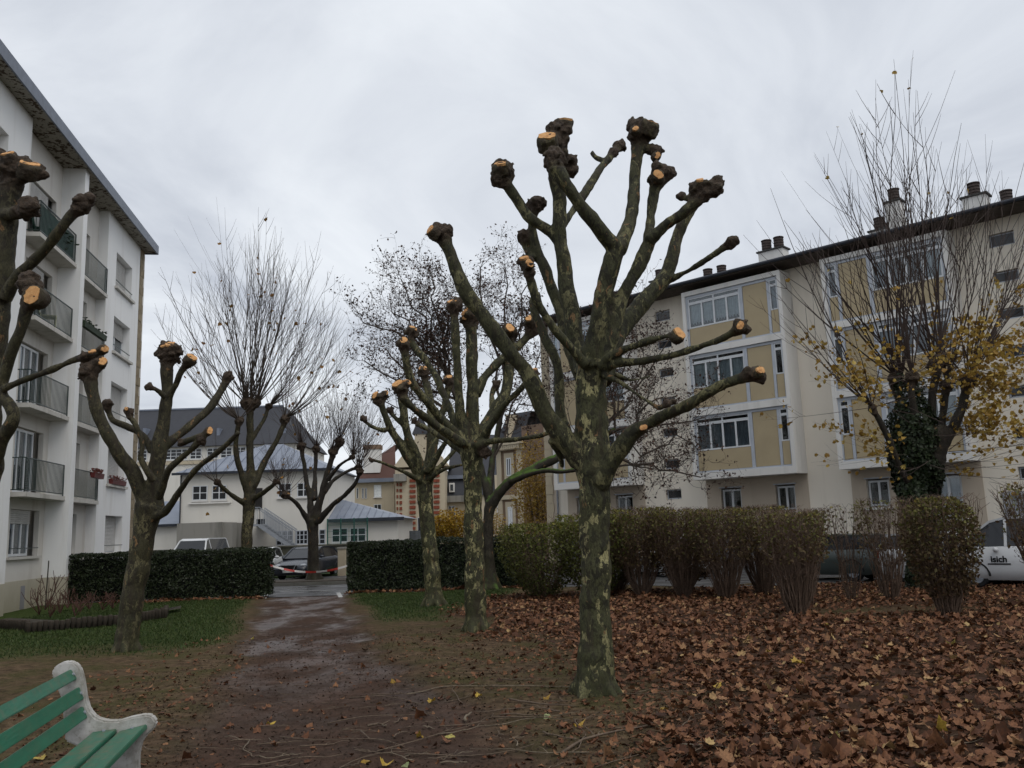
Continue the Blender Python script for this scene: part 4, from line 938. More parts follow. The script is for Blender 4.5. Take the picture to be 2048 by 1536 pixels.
def shoots(mb, origin, d0, L, r, rs, curve=.35, nseg=6, twigs=3, up=Vector((0, 0, 1)), tips=None, sides=3):
    """one long shoot bending upward with side twigs"""
    p = Vector(origin); d = Vector(d0).normalized(); pts = [p.copy()]; seg = L/nseg
    for i in range(nseg):
        d = (d+up*curve/nseg+Vector((rs.gauss(0, .05), rs.gauss(0, .05), 0))).normalized(); p = p+d*seg; pts.append(p.copy())
    mb.tube(pts, [r*(1-.85*i/nseg) for i in range(nseg+1)], sides, False)
    if tips is not None: tips.append((pts[-1], d, L))
    for k in range(twigs):
        f = rs.uniform(.3, .92); i = min(nseg-1, int(f*nseg)); q = pts[i].lerp(pts[i+1], f*nseg-i); dd = (pts[i+1]-pts[i]).normalized()
        s = dd.orthogonal().normalized(); s.rotate(Matrix.Rotation(rs.uniform(0, 6.28), 3, dd)); td = (dd*.8+s*.55).normalized()
        tl = L*(1-f)*rs.uniform(.45, .9)+.12; tp = [q]; 
        for m_ in range(3):
            td = (td+up*.16).normalized(); tp.append(tp[-1]+td*tl/3)
        mb.tube(tp, [r*.40, r*.32, r*.24, r*.14], 3, False)
        if tips is not None: tips.append((tp[-1], td, tl))
def leaf_cards(n, pos, size, rs, nrm=None, spread=1.0, fold=.35):
    """folded two-quad leaves; pos (n,3) array. returns V,F(tri),rnd"""
    a = rs.normal(size=(n, 3)) if nrm is None else nrm+rs.normal(size=(n, 3))*spread
    a /= np.linalg.norm(a, axis=1, keepdims=True)+1e-9
    t = rs.normal(size=(n, 3)); t -= a*(t*a).sum(1, keepdims=True); t /= np.linalg.norm(t, axis=1, keepdims=True)+1e-9
    b = np.cross(a, t); s = (size*rs.uniform(.6, 1.3, n))[:, None]
    V_ = np.stack([pos-t*s*.5, pos+b*s*.32+a*s*fold*.3, pos+t*s*.5, pos-b*s*.32+a*s*fold*.3], 1).reshape(-1, 3)
    i = np.arange(n)[:, None]*4; F_ = np.concatenate([i+[0, 1, 2], i+[0, 2, 3]], 1).reshape(-1, 3)
    return V_, F_, np.repeat(rs.random(n), 4)

# ================================================================ the pollarded planes
pollard('plane_tree', 'large freshly pollarded plane tree with mottled trunk in the foreground', 11.02,
 [(1190, 1388, 42), (1191, 1330, 40), (1192, 1240, 36), (1191, 1120, 32), (1189, 1010, 33), (1187, 930, 38), (1184, 850, 36), (1182, 770, 33), (1186, 705, 34)], [
 dict(p=[(1165, 930, 26, 0), (1135, 885, 27, -.05), (1098, 838, 25, -.1), (1066, 765, 22, -.15), (1015, 696, 19.5, -.2), (965, 632, 18.5, -.25), (926, 572, 16, -.3), (900, 505, 14, -.3), (884, 473, 15, -.3)], head=[(880, 466, 19, -.3), (870, 462, 12, -.4), (893, 462, 12, -.3)], cut=[(860, 459, 9, (-.65, .5, .5), -.45)]),
 dict(p=[(1150, 905, 15, .35), (1122, 830, 14, .55), (1117, 780, 13.5, .65), (1111, 720, 12.5, .7), (1088, 672, 12, .8), (1068, 620, 11, .85), (1063, 596, 9, .9)], head=[(1074, 592, 9, .9)], nc=0),
 dict(p=[(1172, 730, 13, -.25), (1150, 705, 12, -.35), (1106, 652, 10.5, -.5), (1075, 603, 10.5, -.6), (1060, 553, 10, -.65), (1054, 530, 13, -.65)], head=[(1053, 524, 15, -.65), (1060, 545, 12, -.65)], cut=[(1048, 516, 8, (-.3, .5, .8), -.75), (1059, 526, 7, (.3, .95, .1), -.82)]),
 dict(p=[(1165, 760, 17, .3), (1138, 690, 14.5, .5), (1118, 615, 14, .7), (1094, 548, 13.5, .8), (1073, 499, 12.5, .85), (1063, 455, 12, .85), (1067, 424, 13, .85)], head=[(1072, 408, 18, .85), (1082, 405, 12, .85), (1058, 412, 10, .9)], nc=0),
 dict(p=[(1068, 520, 9, .8), (1052, 498, 10, .9), (1047, 478, 12, .9)], head=[(1046, 472, 14, .9)], nc=0),
 dict(p=[(1170, 745, 24, .15), (1155, 690, 22, .25), (1139, 601, 20, .35), (1126, 510, 19, .4), (1120, 455, 17, .4), (1119, 400, 16, .4), (1114, 350, 20, .35)], head=[(1112, 320, 26, .2), (1108, 285, 25, .1), (1122, 260, 18, .1), (1104, 258, 14, .15), (1142, 322, 14, .3), (1143, 342, 12, .3), (1096, 290, 20, 0)], cut=[(1094, 272, 13.5, (-.15, .75, .6), -.22), (1130, 239, 11, (.1, .25, .95), .1)]),
 dict(p=[(1126, 490, 15, .4), (1102, 466, 14, .42), (1060, 437, 13.5, .4), (1034, 398, 12.5, .38), (1016, 370, 13, .35)], head=[(1005, 346, 22, .35), (1010, 335, 15, .35), (1001, 360, 15, .3)], cut=[(1000, 327, 11, (-.15, .55, .8), .18)]),
 dict(p=[(1112, 472, 10, .5), (1133, 438, 10, .7), (1168, 390, 9.5, .95), (1197, 342, 9, 1.2), (1226, 306, 9.5, 1.4), (1243, 284, 9, 1.5)], head=[(1238, 291, 12, 1.5), (1228, 305, 10, 1.4)], nc=0),
 dict(p=[(1208, 322, 6, 1.3), (1192, 316, 6, 1.35), (1183, 305, 6, 1.4)], nc=0),
 dict(p=[(1187, 740, 27, -.1), (1192, 690, 26, -.18), (1204, 601, 24, -.25), (1220, 530, 23, -.3), (1231, 490, 22, -.32)]),
 dict(p=[(1232, 498, 20, -.32), (1212, 478, 20, -.4), (1190, 448, 17.5, -.5), (1158, 404, 17, -.62), (1128, 362, 19, -.7), (1112, 335, 21, -.7)], head=[(1108, 318, 22, -.65)], nc=0),
 dict(p=[(1234, 500, 20, -.3), (1250, 470, 17, -.2), (1262, 437, 14.5, -.05), (1268, 380, 14, .1), (1273, 325, 14.5, .2), (1278, 290, 18, .25)], head=[(1284, 264, 24, .25), (1302, 258, 15, .2), (1265, 250, 13, .3), (1312, 304, 13, .2), (1268, 272, 14, .2)], cut=[(1303, 244, 12, (.35, .45, .8), .1), (1271, 257, 5.5, (.0, .9, .4), .0), (1314, 311, 6, (.15, .98, .0), .02)]),
 dict(p=[(1205, 735, 20, -.15), (1220, 680, 19, -.2), (1243, 601, 18, -.22), (1275, 535, 17.5, -.22), (1300, 480, 16, -.2)]),
 dict(p=[(1298, 485, 13, -.2), (1300, 455, 12, -.1), (1305, 410, 11.5, .0), (1311, 372, 13, .05)], head=[(1321, 345, 17, .05), (1340, 345, 12, .05), (1313, 335, 11, .0), (1308, 360, 13, .05)], cut=[(1317, 349, 8.5, (-.05, .97, .15), -.2)]),
 dict(p=[(1300, 482, 14, -.25), (1330, 452, 14, -.35), (1366, 424, 14, -.45), (1394, 402, 15, -.5)], head=[(1404, 384, 21, -.5), (1424, 376, 19, -.5), (1432, 366, 14, -.5), (1390, 375, 14, -.4), (1363, 393, 9, -.3)], cut=[(1400, 360, 8, (-.1, .5, .8), -.6)]),
 dict(p=[(1205, 770, 22, .2), (1232, 678, 22, .45), (1277, 618, 21, .65), (1325, 563, 20, .8), (1341, 525, 18, .85), (1355, 477, 17, .9), (1372, 437, 15, .9), (1388, 405, 15, .9)], head=[(1392, 400, 14, .9)], nc=0),
 dict(p=[(1335, 560, 9, .8), (1355, 552, 8, .75), (1388, 535, 7.5, .6), (1430, 508, 7, .45), (1455, 490, 8.5, .4)], head=[(1461, 486, 12, .38), (1470, 481, 8, .38)], nc=0),
 dict(p=[(1200, 735, 13, -.2), (1226, 710, 11, -.35), (1277, 688, 9.5, -.55), (1325, 674, 8.5, -.7), (1352, 669, 9, -.75)], cut=[(1359, 666, 10.5, (.35, .8, .45), -.85)]),
 dict(p=[(1200, 745, 14, -.1), (1228, 727, 12, -.3), (1295, 721, 9.5, -.55), (1366, 704, 9, -.8), (1431, 682, 8, -1.0), (1466, 665, 9, -1.1)], head=[(1485, 656, 14, -1.15), (1495, 660, 9, -1.15), (1476, 648, 9, -1.15)], cut=[(1481, 651, 7, (-.35, .9, .2), -1.3)]),
 dict(p=[(1198, 965, 24, -.1), (1222, 925, 22, -.2), (1256, 876, 19, -.35), (1300, 846, 16, -.5), (1377, 808, 15, -.8), (1431, 776, 13.5, -1.0), (1485, 756, 12, -1.15)], head=[(1512, 748, 15, -1.2), (1500, 745, 13, -1.2), (1520, 756, 10, -1.2)], cut=[(1521, 740, 8, (.45, .85, .3), -1.32), (1287, 855, 6, (-.25, .9, .35), -.62)]),
 dict(p=[(1208, 752, 8, -.2), (1235, 762, 6.5, -.35), (1270, 786, 5.5, -.55), (1318, 817, 4.5, -.8)], head=[(1335, 808, 8, -.85), (1348, 802, 5, -.85)], nc=0),
 dict(p=[(1100, 880, 7, -.05), (1118, 905, 8, .1), (1124, 935, 7, .2)], nc=0),
 dict(p=[(1222, 745, 7, .6), (1262, 760, 5, .8), (1300, 752, 4, 1.0)], nc=0),
 ], M['bark_plane'], .019, 3, lump=1.7)
pollard('plane_tree', 'second pollarded plane tree from the camera in the right-hand row', 18.14,
 [(952, 1262, 25), (951, 1220, 23), (949, 1120, 21), (947, 1010, 20), (945, 930, 22), (943, 885, 27)], [
 dict(p=[(943, 890, 22, 0), (943, 840, 18, 0), (944, 785, 15, 0), (942, 715, 15, 0), (942, 655, 15, 0)], head=[(940, 634, 17, 0), (952, 628, 12, 0), (930, 640, 11, 0)]),
 dict(p=[(930, 880, 13, -.1), (921, 835, 11, -.2), (916, 760, 10.5, -.25), (911, 670, 10, -.3), (909, 635, 12, -.3)], head=[(908, 615, 16, -.3), (915, 605, 11, -.3)], cut=[(905, 602, 8, (-.2, .5, .8), -.4)]),
 dict(p=[(925, 890, 11, .2), (900, 820, 9, .4), (868, 746, 8, .7), (838, 704, 8, .8), (822, 684, 9, .9)], head=[(824, 666, 12, .9)]),
 dict(p=[(928, 892, 13, -.2), (880, 832, 11.5, -.5), (838, 786, 10.5, -.8), (820, 755, 10, -.9), (811, 710, 9, -1)], head=[(807, 690, 13, -1)]),
 dict(p=[(925, 890, 12, -.4), (869, 848, 10, -.8), (826, 816, 9.5, -1.2), (806, 795, 11, -1.3)], head=[(800, 778, 15, -1.3), (812, 770, 9, -1.3)]),
 dict(p=[(930, 905, 10, .3), (880, 871, 8, .6), (832, 847, 6, .9)], head=[(828, 843, 8, .9)], nc=0),
 dict(p=[(955, 890, 17, .1), (985, 828, 15, .3), (1010, 788, 14, .4), (1019, 745, 13, .5), (1021, 690, 11, .6), (1019, 675, 12, .6)], head=[(1018, 664, 15, .6)], cut=[(1020, 655, 8, (.2, .8, .5), .3)]),
 dict(p=[(952, 790, 12, .2), (966, 758, 11, .3), (990, 730, 10, .4), (1030, 700, 10, .5), (1056, 672, 11, .6)], head=[(1063, 648, 16, .6), (1070, 660, 12, .6)], cut=[(1058, 636, 7, (-.2, .7, .7), .4)]),
 dict(p=[(960, 885, 11, -.2), (985, 846, 8.5, -.5), (1013, 805, 7.5, -.8), (1048, 772, 7, -1.1), (1062, 756, 8, -1.2)], head=[(1069, 748, 10, -1.2)]),
 dict(p=[(955, 892, 10, -.3), (985, 882, 7, -.5), (1030, 879, 6.5, -.8), (1070, 873, 6, -1.0), (1108, 862, 5, -1.2)], nc=0),
 dict(p=[(965, 880, 9, .5), (985, 835, 8, 1.0), (984, 790, 7, 1.4), (990, 775, 8, 1.5)], head=[(992, 770, 9, 1.5)], nc=0),
 dict(p=[(962, 900, 12, -.2), (972, 902, 11, -.3)], head=[(970, 905, 11, -.35)], nc=0),
 ], M['bark_plane'], .027, 5, lump=1.7)
pollard('plane_tree', 'farthest pollarded plane tree of the right-hand row, beside the dark hedge', 24.49,
 [(868, 1212, 22), (867, 1180, 18.5), (861, 1110, 17), (853, 1030, 16), (850, 985, 17), (849, 950, 20)], [
 dict(p=[(845, 955, 15, 0), (826, 930, 12, -.2), (800, 890, 10.5, -.4), (776, 845, 9, -.6), (763, 810, 8, -.7)], head=[(755, 797, 12, -.7), (768, 790, 9, -.7)]),
 dict(p=[(772, 862, 6, -.6), (752, 857, 5, -.8), (732, 845, 5, -.9)], head=[(728, 838, 8, -.9)], nc=0),
 dict(p=[(847, 950, 14, -.1), (832, 910, 11, -.3), (815, 869, 10.5, -.4), (806, 815, 10, -.5), (803, 785, 10, -.5)], head=[(800, 775, 13, -.5)]),
 dict(p=[(853, 950, 13, .2), (862, 880, 10.5, .4), (861, 800, 9.5, .6), (851, 760, 9, .7)], head=[(848, 745, 13, .7)]),
 dict(p=[(856, 950, 12, .1), (875, 860, 9, .2), (893, 795, 8, .3), (897, 775, 9, .3)], head=[(898, 762, 11, .3)]),
 dict(p=[(855, 945, 9, -.3), (885, 895, 6.5, -.6), (912, 850, 5.5, -.9)], head=[(916, 842, 8, -.9)], nc=0),
 dict(p=[(843, 962, 7, -.2), (800, 940, 5, -.6), (762, 925, 4.2, -1.0), (746, 921, 4, -1.1)], head=[(742, 919, 5, -1.1)], nc=0),
 dict(p=[(858, 958, 7, -.2), (890, 938, 4.6, -.5), (930, 929, 4, -.8)], nc=0),
 dict(p=[(858, 952, 7, .2), (885, 928, 5.5, .3), (912, 898, 5, .4)], nc=0),
 dict(p=[(808, 850, 6, -.5), (790, 835, 5, -.4), (783, 825, 5, -.3)], head=[(780, 820, 8, -.3)], nc=0),
 ], M['bark_plane'], .034, 8)
pollard('plane_tree', 'leaning pollarded plane tree standing on the left lawn by the flower bed', 16.95,
 [(252, 1302, 26), (255, 1265, 24), (266, 1190, 24), (280, 1110, 24), (292, 1050, 25), (299, 1012, 30)], [
 dict(p=[(295, 1020, 22, 0), (284, 985, 19, -.1), (262, 938, 18, -.2), (230, 894, 16, -.35), (200, 837, 15, -.45), (187, 790, 14, -.5), (182, 760, 16, -.5)], head=[(180, 738, 20, -.5), (193, 722, 15, -.5), (170, 750, 13, -.5)], cut=[(205, 722, 8, (.7, .6, .4), -.55), (166, 742, 6, (-.8, .5, .2), -.6)]),
 dict(p=[(303, 905, 9, .1), (285, 870, 8, .1), (255, 853, 7.5, .1), (226, 841, 7.5, .1), (217, 822, 8, .1)], head=[(216, 808, 11, .1)], nc=0),
 dict(p=[(308, 962, 9, -.2), (290, 935, 7.5, -.3), (281, 915, 7, -.35), (284, 890, 6.5, -.35), (272, 853, 6.5, -.4), (261, 836, 7, -.4)], head=[(258, 824, 9.5, -.4)], nc=1),
 dict(p=[(306, 1020, 24, .1), (311, 960, 21, .1), (320, 895, 19, .1), (328, 840, 15, .1), (333, 780, 14, .1), (335, 730, 15, .1)], head=[(338, 706, 22, .1), (326, 704, 14, .1), (350, 700, 14, .1)], cut=[(341, 688, 9, (.1, .5, .85), -.02), (327, 690, 6, (-.2, .6, .8), -.05)]),
 dict(p=[(334, 800, 9, .1), (347, 778, 8, .0), (360, 748, 8, -.1), (370, 732, 10, -.1)], head=[(377, 722, 13, -.1)], cut=[(384, 714, 8, (.6, .5, .6), -.2)]),
 dict(p=[(331, 795, 7, -.1), (318, 783, 6, -.2), (304, 776, 6, -.3)], head=[(298, 774, 9, -.3)], nc=0),
 dict(p=[(325, 895, 13, .2), (350, 876, 11, .3), (384, 850, 10, .5), (418, 818, 9.5, .7), (447, 772, 9, .9)], head=[(457, 754, 11, .95)], nc=0),
 dict(p=[(316, 995, 10, -.2), (330, 960, 9, -.4), (342, 935, 8.5, -.5), (384, 898, 7.5, -.7), (412, 868, 7, -.9)], head=[(404, 880, 9, -.85), (363, 886, 9, -.5)], cut=[(420, 861, 6, (.7, .6, .3), -.92)]),
 dict(p=[(312, 1035, 11, -.1), (333, 1020, 9.5, -.3), (360, 980, 8.5, -.6), (394, 936, 8, -.9), (440, 901, 7, -1.2), (478, 864, 6, -1.5)], nc=0),
 ], M['bark_plane_dark'], .026, 11)
pollard('plane_tree', 'pollarded plane tree cut off by the left picture edge, only its limbs showing', 11.6,
 [(-52, 1460, 34), (-50, 1380, 32), (-45, 1250, 29), (-38, 1100, 29), (-32, 980, 30), (-25, 930, 33)], [
 dict(p=[(-20, 940, 26, 0), (-18, 850, 25, 0), (-14, 740, 27, 0), (-6, 640, 29, 0), (2, 550, 30, 0), (8, 470, 28, 0), (18, 395, 27, 0), (24, 365, 28, 0)], head=[(26, 340, 33, 0), (50, 338, 22, -.05), (72, 345, 17, -.05), (2, 325, 25, 0), (88, 352, 9, -.05)], cut=[(60, 327, 14, (.35, .5, .8), -.2), (15, 307, 10, (-.1, .6, .8), -.2)]),
 dict(p=[(10, 430, 15, -.1), (35, 424, 16, -.2), (48, 420, 18, -.25)], head=[(55, 417, 22, -.25), (64, 410, 14, -.3)], nc=0),
 dict(p=[(10, 600, 15, -.1), (30, 560, 15, -.2), (60, 527, 14, -.3), (95, 492, 13, -.4), (130, 447, 12, -.5), (152, 420, 14, -.5)], head=[(166, 406, 18, -.5), (178, 398, 13, -.5), (158, 418, 13, -.5)], nc=0),
 dict(p=[(-18, 930, 19, -.2), (5, 880, 17, -.3), (25, 838, 16, -.4), (20, 812, 15, -.4), (3, 785, 15, -.35), (16, 730, 14, -.4), (38, 665, 14, -.5), (54, 615, 15, -.5)], head=[(62, 580, 24, -.5), (70, 600, 18, -.5), (58, 560, 18, -.5)], cut=[(64, 590, 15, (.05, .98, .1), -.78)]),
 dict(p=[(8, 778, 9, -.4), (40, 763, 8, -.5), (85, 747, 8, -.6), (130, 728, 8, -.7), (170, 712, 9, -.8), (203, 700, 7, -.85)], head=[(172, 712, 11, -.8)], cut=[(210, 698, 6.5, (.85, .5, .1), -.87), (185, 703, 6, (.1, .7, .7), -.9)]),
 ], M['bark_plane_dark'], .019, 14)
# ================================================================ bare pollards with long shoots
def shoot_crown(root, Y, knobs, mat, seed, nper, Lfun, dirfun, r, curve, twigs, tipleaf=None, sides=3):
    rs = random.Random(seed); tips = []; base = root.location
    for (px, py, dY) in knobs:
        o = P(px, py, Y+dY); mb = MB()
        for k in range(nper):
            d = dirfun(rs, px, py); L = Lfun(rs, px, py, d)
            shoots(mb, o-base, d, L, r*rs.uniform(.6, 1.3), rs, curve, 7, twigs, tips=tips, sides=sides)
        ob = mb.build('shoots', mat, root); ob['kind'] = 'stuff'
    return tips
def maple(n=1.0):
    pts = []
    for a, r in ((270, .22), (290, .58), (318, .70), (335, .66), (0, .84), (22, .70), (44, .92), (64, .74), (90, 1.0), (116, .74), (136, .92), (158, .70), (180, .84), (205, .66), (222, .70), (250, .58)):
        pts.append((r*.5*math.cos(math.radians(a)), r*.5*math.sin(math.radians(a))+.08))
    return pts
MAPLE = maple()
def leaf_mesh_np(n, pos, size, rs, tilt=.5, curl=.25, nrm_up=True):
    """n five-lobed leaves as fan triangles, numpy"""
    m_ = len(MAPLE); base = np.array([(0, .05, 0)]+[(x, y, 0) for x, y in MAPLE], np.float32)
    c = rs.uniform(-curl, curl, (n, 1))*2.0; c2 = rs.uniform(-.1, curl*1.6, (n, 1)); s = size*rs.uniform(.62, 1.25, (n, 1))
    x = base[None, :, 0]*s; y = base[None, :, 1]*s
    z = (c*(base[None, :, 0]**2)*2.2+c2*(base[None, :, 1]**2)*2.0)*s+rs.normal(0, .02, (n, m_+1))*s
    L_ = np.stack([x*np.ones_like(z), y*np.ones_like(z), z], 2)
    yaw = rs.uniform(0, 6.283, n); tx = rs.normal(0, tilt, n); ty = rs.normal(0, tilt, n)
    def rot(ax, a):
        ca, sa = np.cos(a), np.sin(a); R = np.zeros((n, 3, 3)); i, j = [(1, 2), (2, 0), (0, 1)][ax]; R[:, ax, ax] = 1; R[:, i, i] = ca; R[:, j, j] = ca; R[:, i, j] = -sa; R[:, j, i] = sa; return R
    Rm = rot(2, yaw) @ rot(0, tx) @ rot(1, ty); V_ = np.einsum('nij,nkj->nki', Rm, L_)+pos[:, None, :]
    i = (np.arange(n)*(m_+1))[:, None, None]; tri = np.array([(0, 1+k, 1+(k+1) % m_) for k in range(m_)])[None]
    return V_.reshape(-1, 3), (tri+i).reshape(-1, 3), np.repeat(rs.random(n), m_+1)
def hang_leaves(root, pts, size, mat, name='leaves', seed=1):
    r2 = np.random.default_rng(seed); pos = np.array([tuple(p) for p in pts], np.float32)
    V_, F_, rd = leaf_mesh_np(len(pos), pos, size, r2, .9, .4); ob = soup(name, V_, F_, mat, root, {'rnd': rd}); ob['kind'] = 'stuff'
L4 = pollard('plane_tree', 'bare tree with a broad fan of upright shoots at the left hedge end', 31.0,
 [(489, 1194, 15), (491, 1140, 12.5), (494, 1070, 12), (498, 1010, 13), (500, 980, 12)], [
 dict(p=[(500, 985, 12), (500, 916, 9), (500, 854, 9), (500, 820, 9)], head=[(500, 808, 13), (488, 805, 9), (514, 806, 9)], nc=0),
 dict(p=[(496, 985, 8, 0), (480, 940, 7.5, -.2), (471, 895, 6.5, -.4), (476, 855, 6.5, -.5)], head=[(478, 842, 9, -.5)], nc=0),
 dict(p=[(505, 975, 9, 0), (533, 918, 7.5, .2), (556, 875, 6.5, .3), (568, 848, 7, .4)], head=[(570, 838, 10, .4)], nc=0),
 dict(p=[(494, 1010, 7, 0), (462, 989, 6, -.5), (440, 970, 5.5, -.9)], head=[(434, 965, 7, -1)], nc=0),
 dict(p=[(504, 1000, 7, 0), (530, 983, 6, -.4), (548, 968, 5.5, -.8)], head=[(552, 964, 7, -.9)], nc=0),
 dict(p=[(502, 880, 6, .2), (525, 845, 5, .7), (535, 820, 5, 1)], head=[(538, 812, 7, 1)], nc=0),
 ], M['bark_plane_dark'], .04, 21)
def dfan(sp, up): return lambda rs, px, py: Vector((rs.gauss(0, sp), rs.gauss(0, sp*.8), up))
tp = []
rsL = random.Random(5)
def lL(rs, px, py, d): n = d.normalized(); return (4.3+3.4*n.z**2)*rs.uniform(.62, 1.05)
tp += shoot_crown(L4, 31.0, [(500, 806, 0), (488, 804, 0), (514, 806, 0)], M['twig'], 3, 24, lL, lambda rs, px, py: Vector((rs.gauss(0, .55), rs.gauss(0, .5), 1.05)), .018, .95, 5)
tp += shoot_crown(L4, 31.0, [(478, 840, -.5)], M['twig'], 4, 22, lL, lambda rs, px, py: Vector((rs.gauss(-.8, .6), rs.gauss(-.1, .5), .55)), .017, 1.2, 5)
tp += shoot_crown(L4, 31.0, [(570, 836, .4), (538, 812, 1)], M['twig'], 5, 20, lL, lambda rs, px, py: Vector((rs.gauss(.75, .6), rs.gauss(.1, .5), .55)), .017, 1.2, 5)
tp += shoot_crown(L4, 31.0, [(434, 965, -1), (552, 964, -.9)], M['twig'], 6, 16, lambda rs, px, py, d: rs.uniform(.7, 2.2), lambda rs, px, py: Vector((rs.gauss(-.4 if px < 500 else .4, .7), rs.gauss(-.2, .6), .5)), .010, .5, 3)
rsL.shuffle(tp); hang_leaves(L4, [p-d*rsL.uniform(.3, 2.0) for p, d, l in tp[:70]], .17, M['orange_leaf'], 'leaves', 4)
FT = pollard('pollard_tree', 'dark squat pollarded tree growing on the kerbed island in the car park', 38.6,
 [(628, 1168, 17), (627, 1130, 12.5), (626, 1080, 11.5), (625, 1040, 14)], [
 dict(p=[(622, 1050, 9, 0), (606, 1025, 7.5, -.3), (592, 1005, 6.5, -.6), (574, 992, 6, -1)], head=[(570, 990, 8, -1)], nc=0),
 dict(p=[(624, 1045, 11, 0), (620, 1000, 9, .2), (613, 960, 7.5, .4), (606, 915, 6.5, .5), (604, 900, 7, .5)], head=[(603, 892, 9, .5)], nc=0),
 dict(p=[(630, 1040, 12, 0), (640, 1000, 11, 0), (651, 960, 9.5, .1), (664, 918, 8.5, .2), (676, 893, 8, .3)], head=[(680, 884, 10, .3), (664, 905, 8, .2)], nc=0),
 dict(p=[(634, 1045, 9, -.1), (662, 1012, 8, -.4), (690, 990, 7, -.7), (710, 968, 6.5, -.9), (719, 948, 6, -1)], head=[(720, 942, 8, -1)], nc=0),
 dict(p=[(648, 985, 7, 0), (666, 962, 6, .5), (688, 946, 5.5, .9), (712, 936, 5, 1.2)], head=[(716, 934, 7, 1.2)], nc=0),
 dict(p=[(629, 1000, 8, .2), (630, 950, 6.5, .8), (632, 905, 6, 1.0)], head=[(632, 898, 8, 1)], nc=0),
 dict(p=[(655, 960, 6, -.2), (680, 930, 5, -.5), (703, 916, 4.5, -.8)], head=[(705, 914, 6, -.8)], nc=0),
 ], M['bark_dark'], .045, 23, thin=.66)
def dL(rs, px, py, d): return rs.uniform(1.0, 3.6)
tq = shoot_crown(FT, 38.6, [(570, 990, -1), (603, 890, .5), (680, 880, .3), (664, 903, .2), (720, 940, -1), (716, 932, 1.2), (632, 896, 1), (705, 912, -.8)], M['twig_red'], 9, 34, dL, lambda rs, px, py: Vector(((px-640)/130*.5+rs.gauss(0, .5), rs.gauss(0, .5), .95)), .013, .5, 4)
rsL.shuffle(tq); hang_leaves(FT, [p-d*rsL.uniform(0, 1.2) for p, d, l in tq[:26]], .2, M['orange_leaf'], 'leaves', 5)

# ================================================================ ivy-clad tree on the right
YI = 24.5
IV = pollard('ivy_tree', 'ivy clad pollard with yellow leaves and tall bare shoots at the right', YI,
 [(1848, 1172, 26), (1850, 1110, 24), (1853, 1030, 24), (1856, 960, 29), (1860, 900, 36), (1862, 870, 34)], [
 dict(p=[(1832, 985, 12, 0), (1812, 955, 9, -.3), (1793, 918, 8.5, -.5), (1768, 858, 8, -.7), (1750, 825, 7, -.8)], head=[(1745, 818, 9, -.8)], nc=0),
 dict(p=[(1850, 910, 16, 0), (1828, 872, 12, .2), (1806, 825, 10, .3), (1790, 780, 10, .4), (1787, 768, 11, .4)], head=[(1790, 758, 14, .4), (1800, 768, 11, .4)], nc=0),
 dict(p=[(1854, 900, 14, -.2), (1836, 850, 10, -.4), (1824, 800, 9, -.5), (1822, 770, 10, -.5)], head=[(1824, 756, 14, -.5)], nc=0),
 dict(p=[(1862, 890, 16, 0), (1862, 840, 12, 0), (1866, 780, 11, 0), (1874, 740, 12, 0)], head=[(1880, 722, 16, 0), (1866, 732, 12, 0)], nc=0),
 dict(p=[(1870, 890, 13, .3), (1884, 840, 10, .5), (1890, 790, 10, .6)], head=[(1893, 770, 13, .6)], nc=0),
 dict(p=[(1875, 900, 18, -.1), (1900, 865, 14, -.1), (1922, 820, 12, -.1), (1932, 780, 12, -.1)], head=[(1934, 764, 15, -.1), (1945, 752, 11, -.1)], nc=0),
 ], M['bark_dark'], .035, 31, thin=.75)
def iL(rs, px, py, d): n = d.normalized(); return (3.6+6.0*max(0, n.z)**3)*rs.uniform(.55, 1.0)
kn = [(1745, 815, -.8), (1790, 752, .4), (1802, 764, .3), (1824, 750, -.5), (1880, 716, 0), (1866, 728, 0), (1893, 764, .6), (1934, 758, -.1), (1945, 746, -.1)]
ti = []
for i, kq in enumerate(kn):
    bx_ = (kq[0]-1855)/100*.40
    ti += shoot_crown(IV, YI, [kq], M['twig_red'], 40+i, 11, iL, lambda rs, px, py: Vector((bx_*1.3+rs.gauss(0, .36), rs.gauss(0, .32), 1.05)), .027, .40, 4)
# long low side branches with yellow leaves
rs = random.Random(77); mb = MB(); lowtips = []
for k in range(96):
    px, py, dY = rs.choice(kn); px, py = (px, py) if rs.random() < .55 else (rs.uniform(1830, 1900), rs.uniform(820, 950))
    o = P(px, py, YI+dY)-IV.location; sgn = 1 if rs.random() < .68 else -1
    d = Vector((sgn*rs.uniform(.5, 1.2), rs.gauss(-.2, .5), rs.uniform(-.25, .55))); shoots(mb, o, d, rs.uniform(1.6, 3.9), .011, rs, .10, 7, 5, tips=lowtips)
mb.build('side_branches', M['twig_red'], IV)['kind'] = 'stuff'
pts = []
for p, d, l in lowtips:
    px_ = p.x
    dens = 15 if px_ > .6 else 6
    for j in range(rs.randint(0, dens)): pts.append(p-d*rs.uniform(-.05, l*.55)+Vector((rs.gauss(0, .09), rs.gauss(0, .09), rs.gauss(-.03, .08))))
for p, d, l in ti:
    if p.z < 7.5 and rs.random() < .75:
        for j in range(2): pts.append(p-d*rs.uniform(0, l*.5)+Vector((rs.gauss(0, .1), rs.gauss(0, .1), rs.gauss(0, .1))))
    elif rs.random() < .05: pts.append(p-d*rs.uniform(0, .4))
hang_leaves(IV, pts, .15, M['yellow_foliage'], 'yellow_leaves', 8)
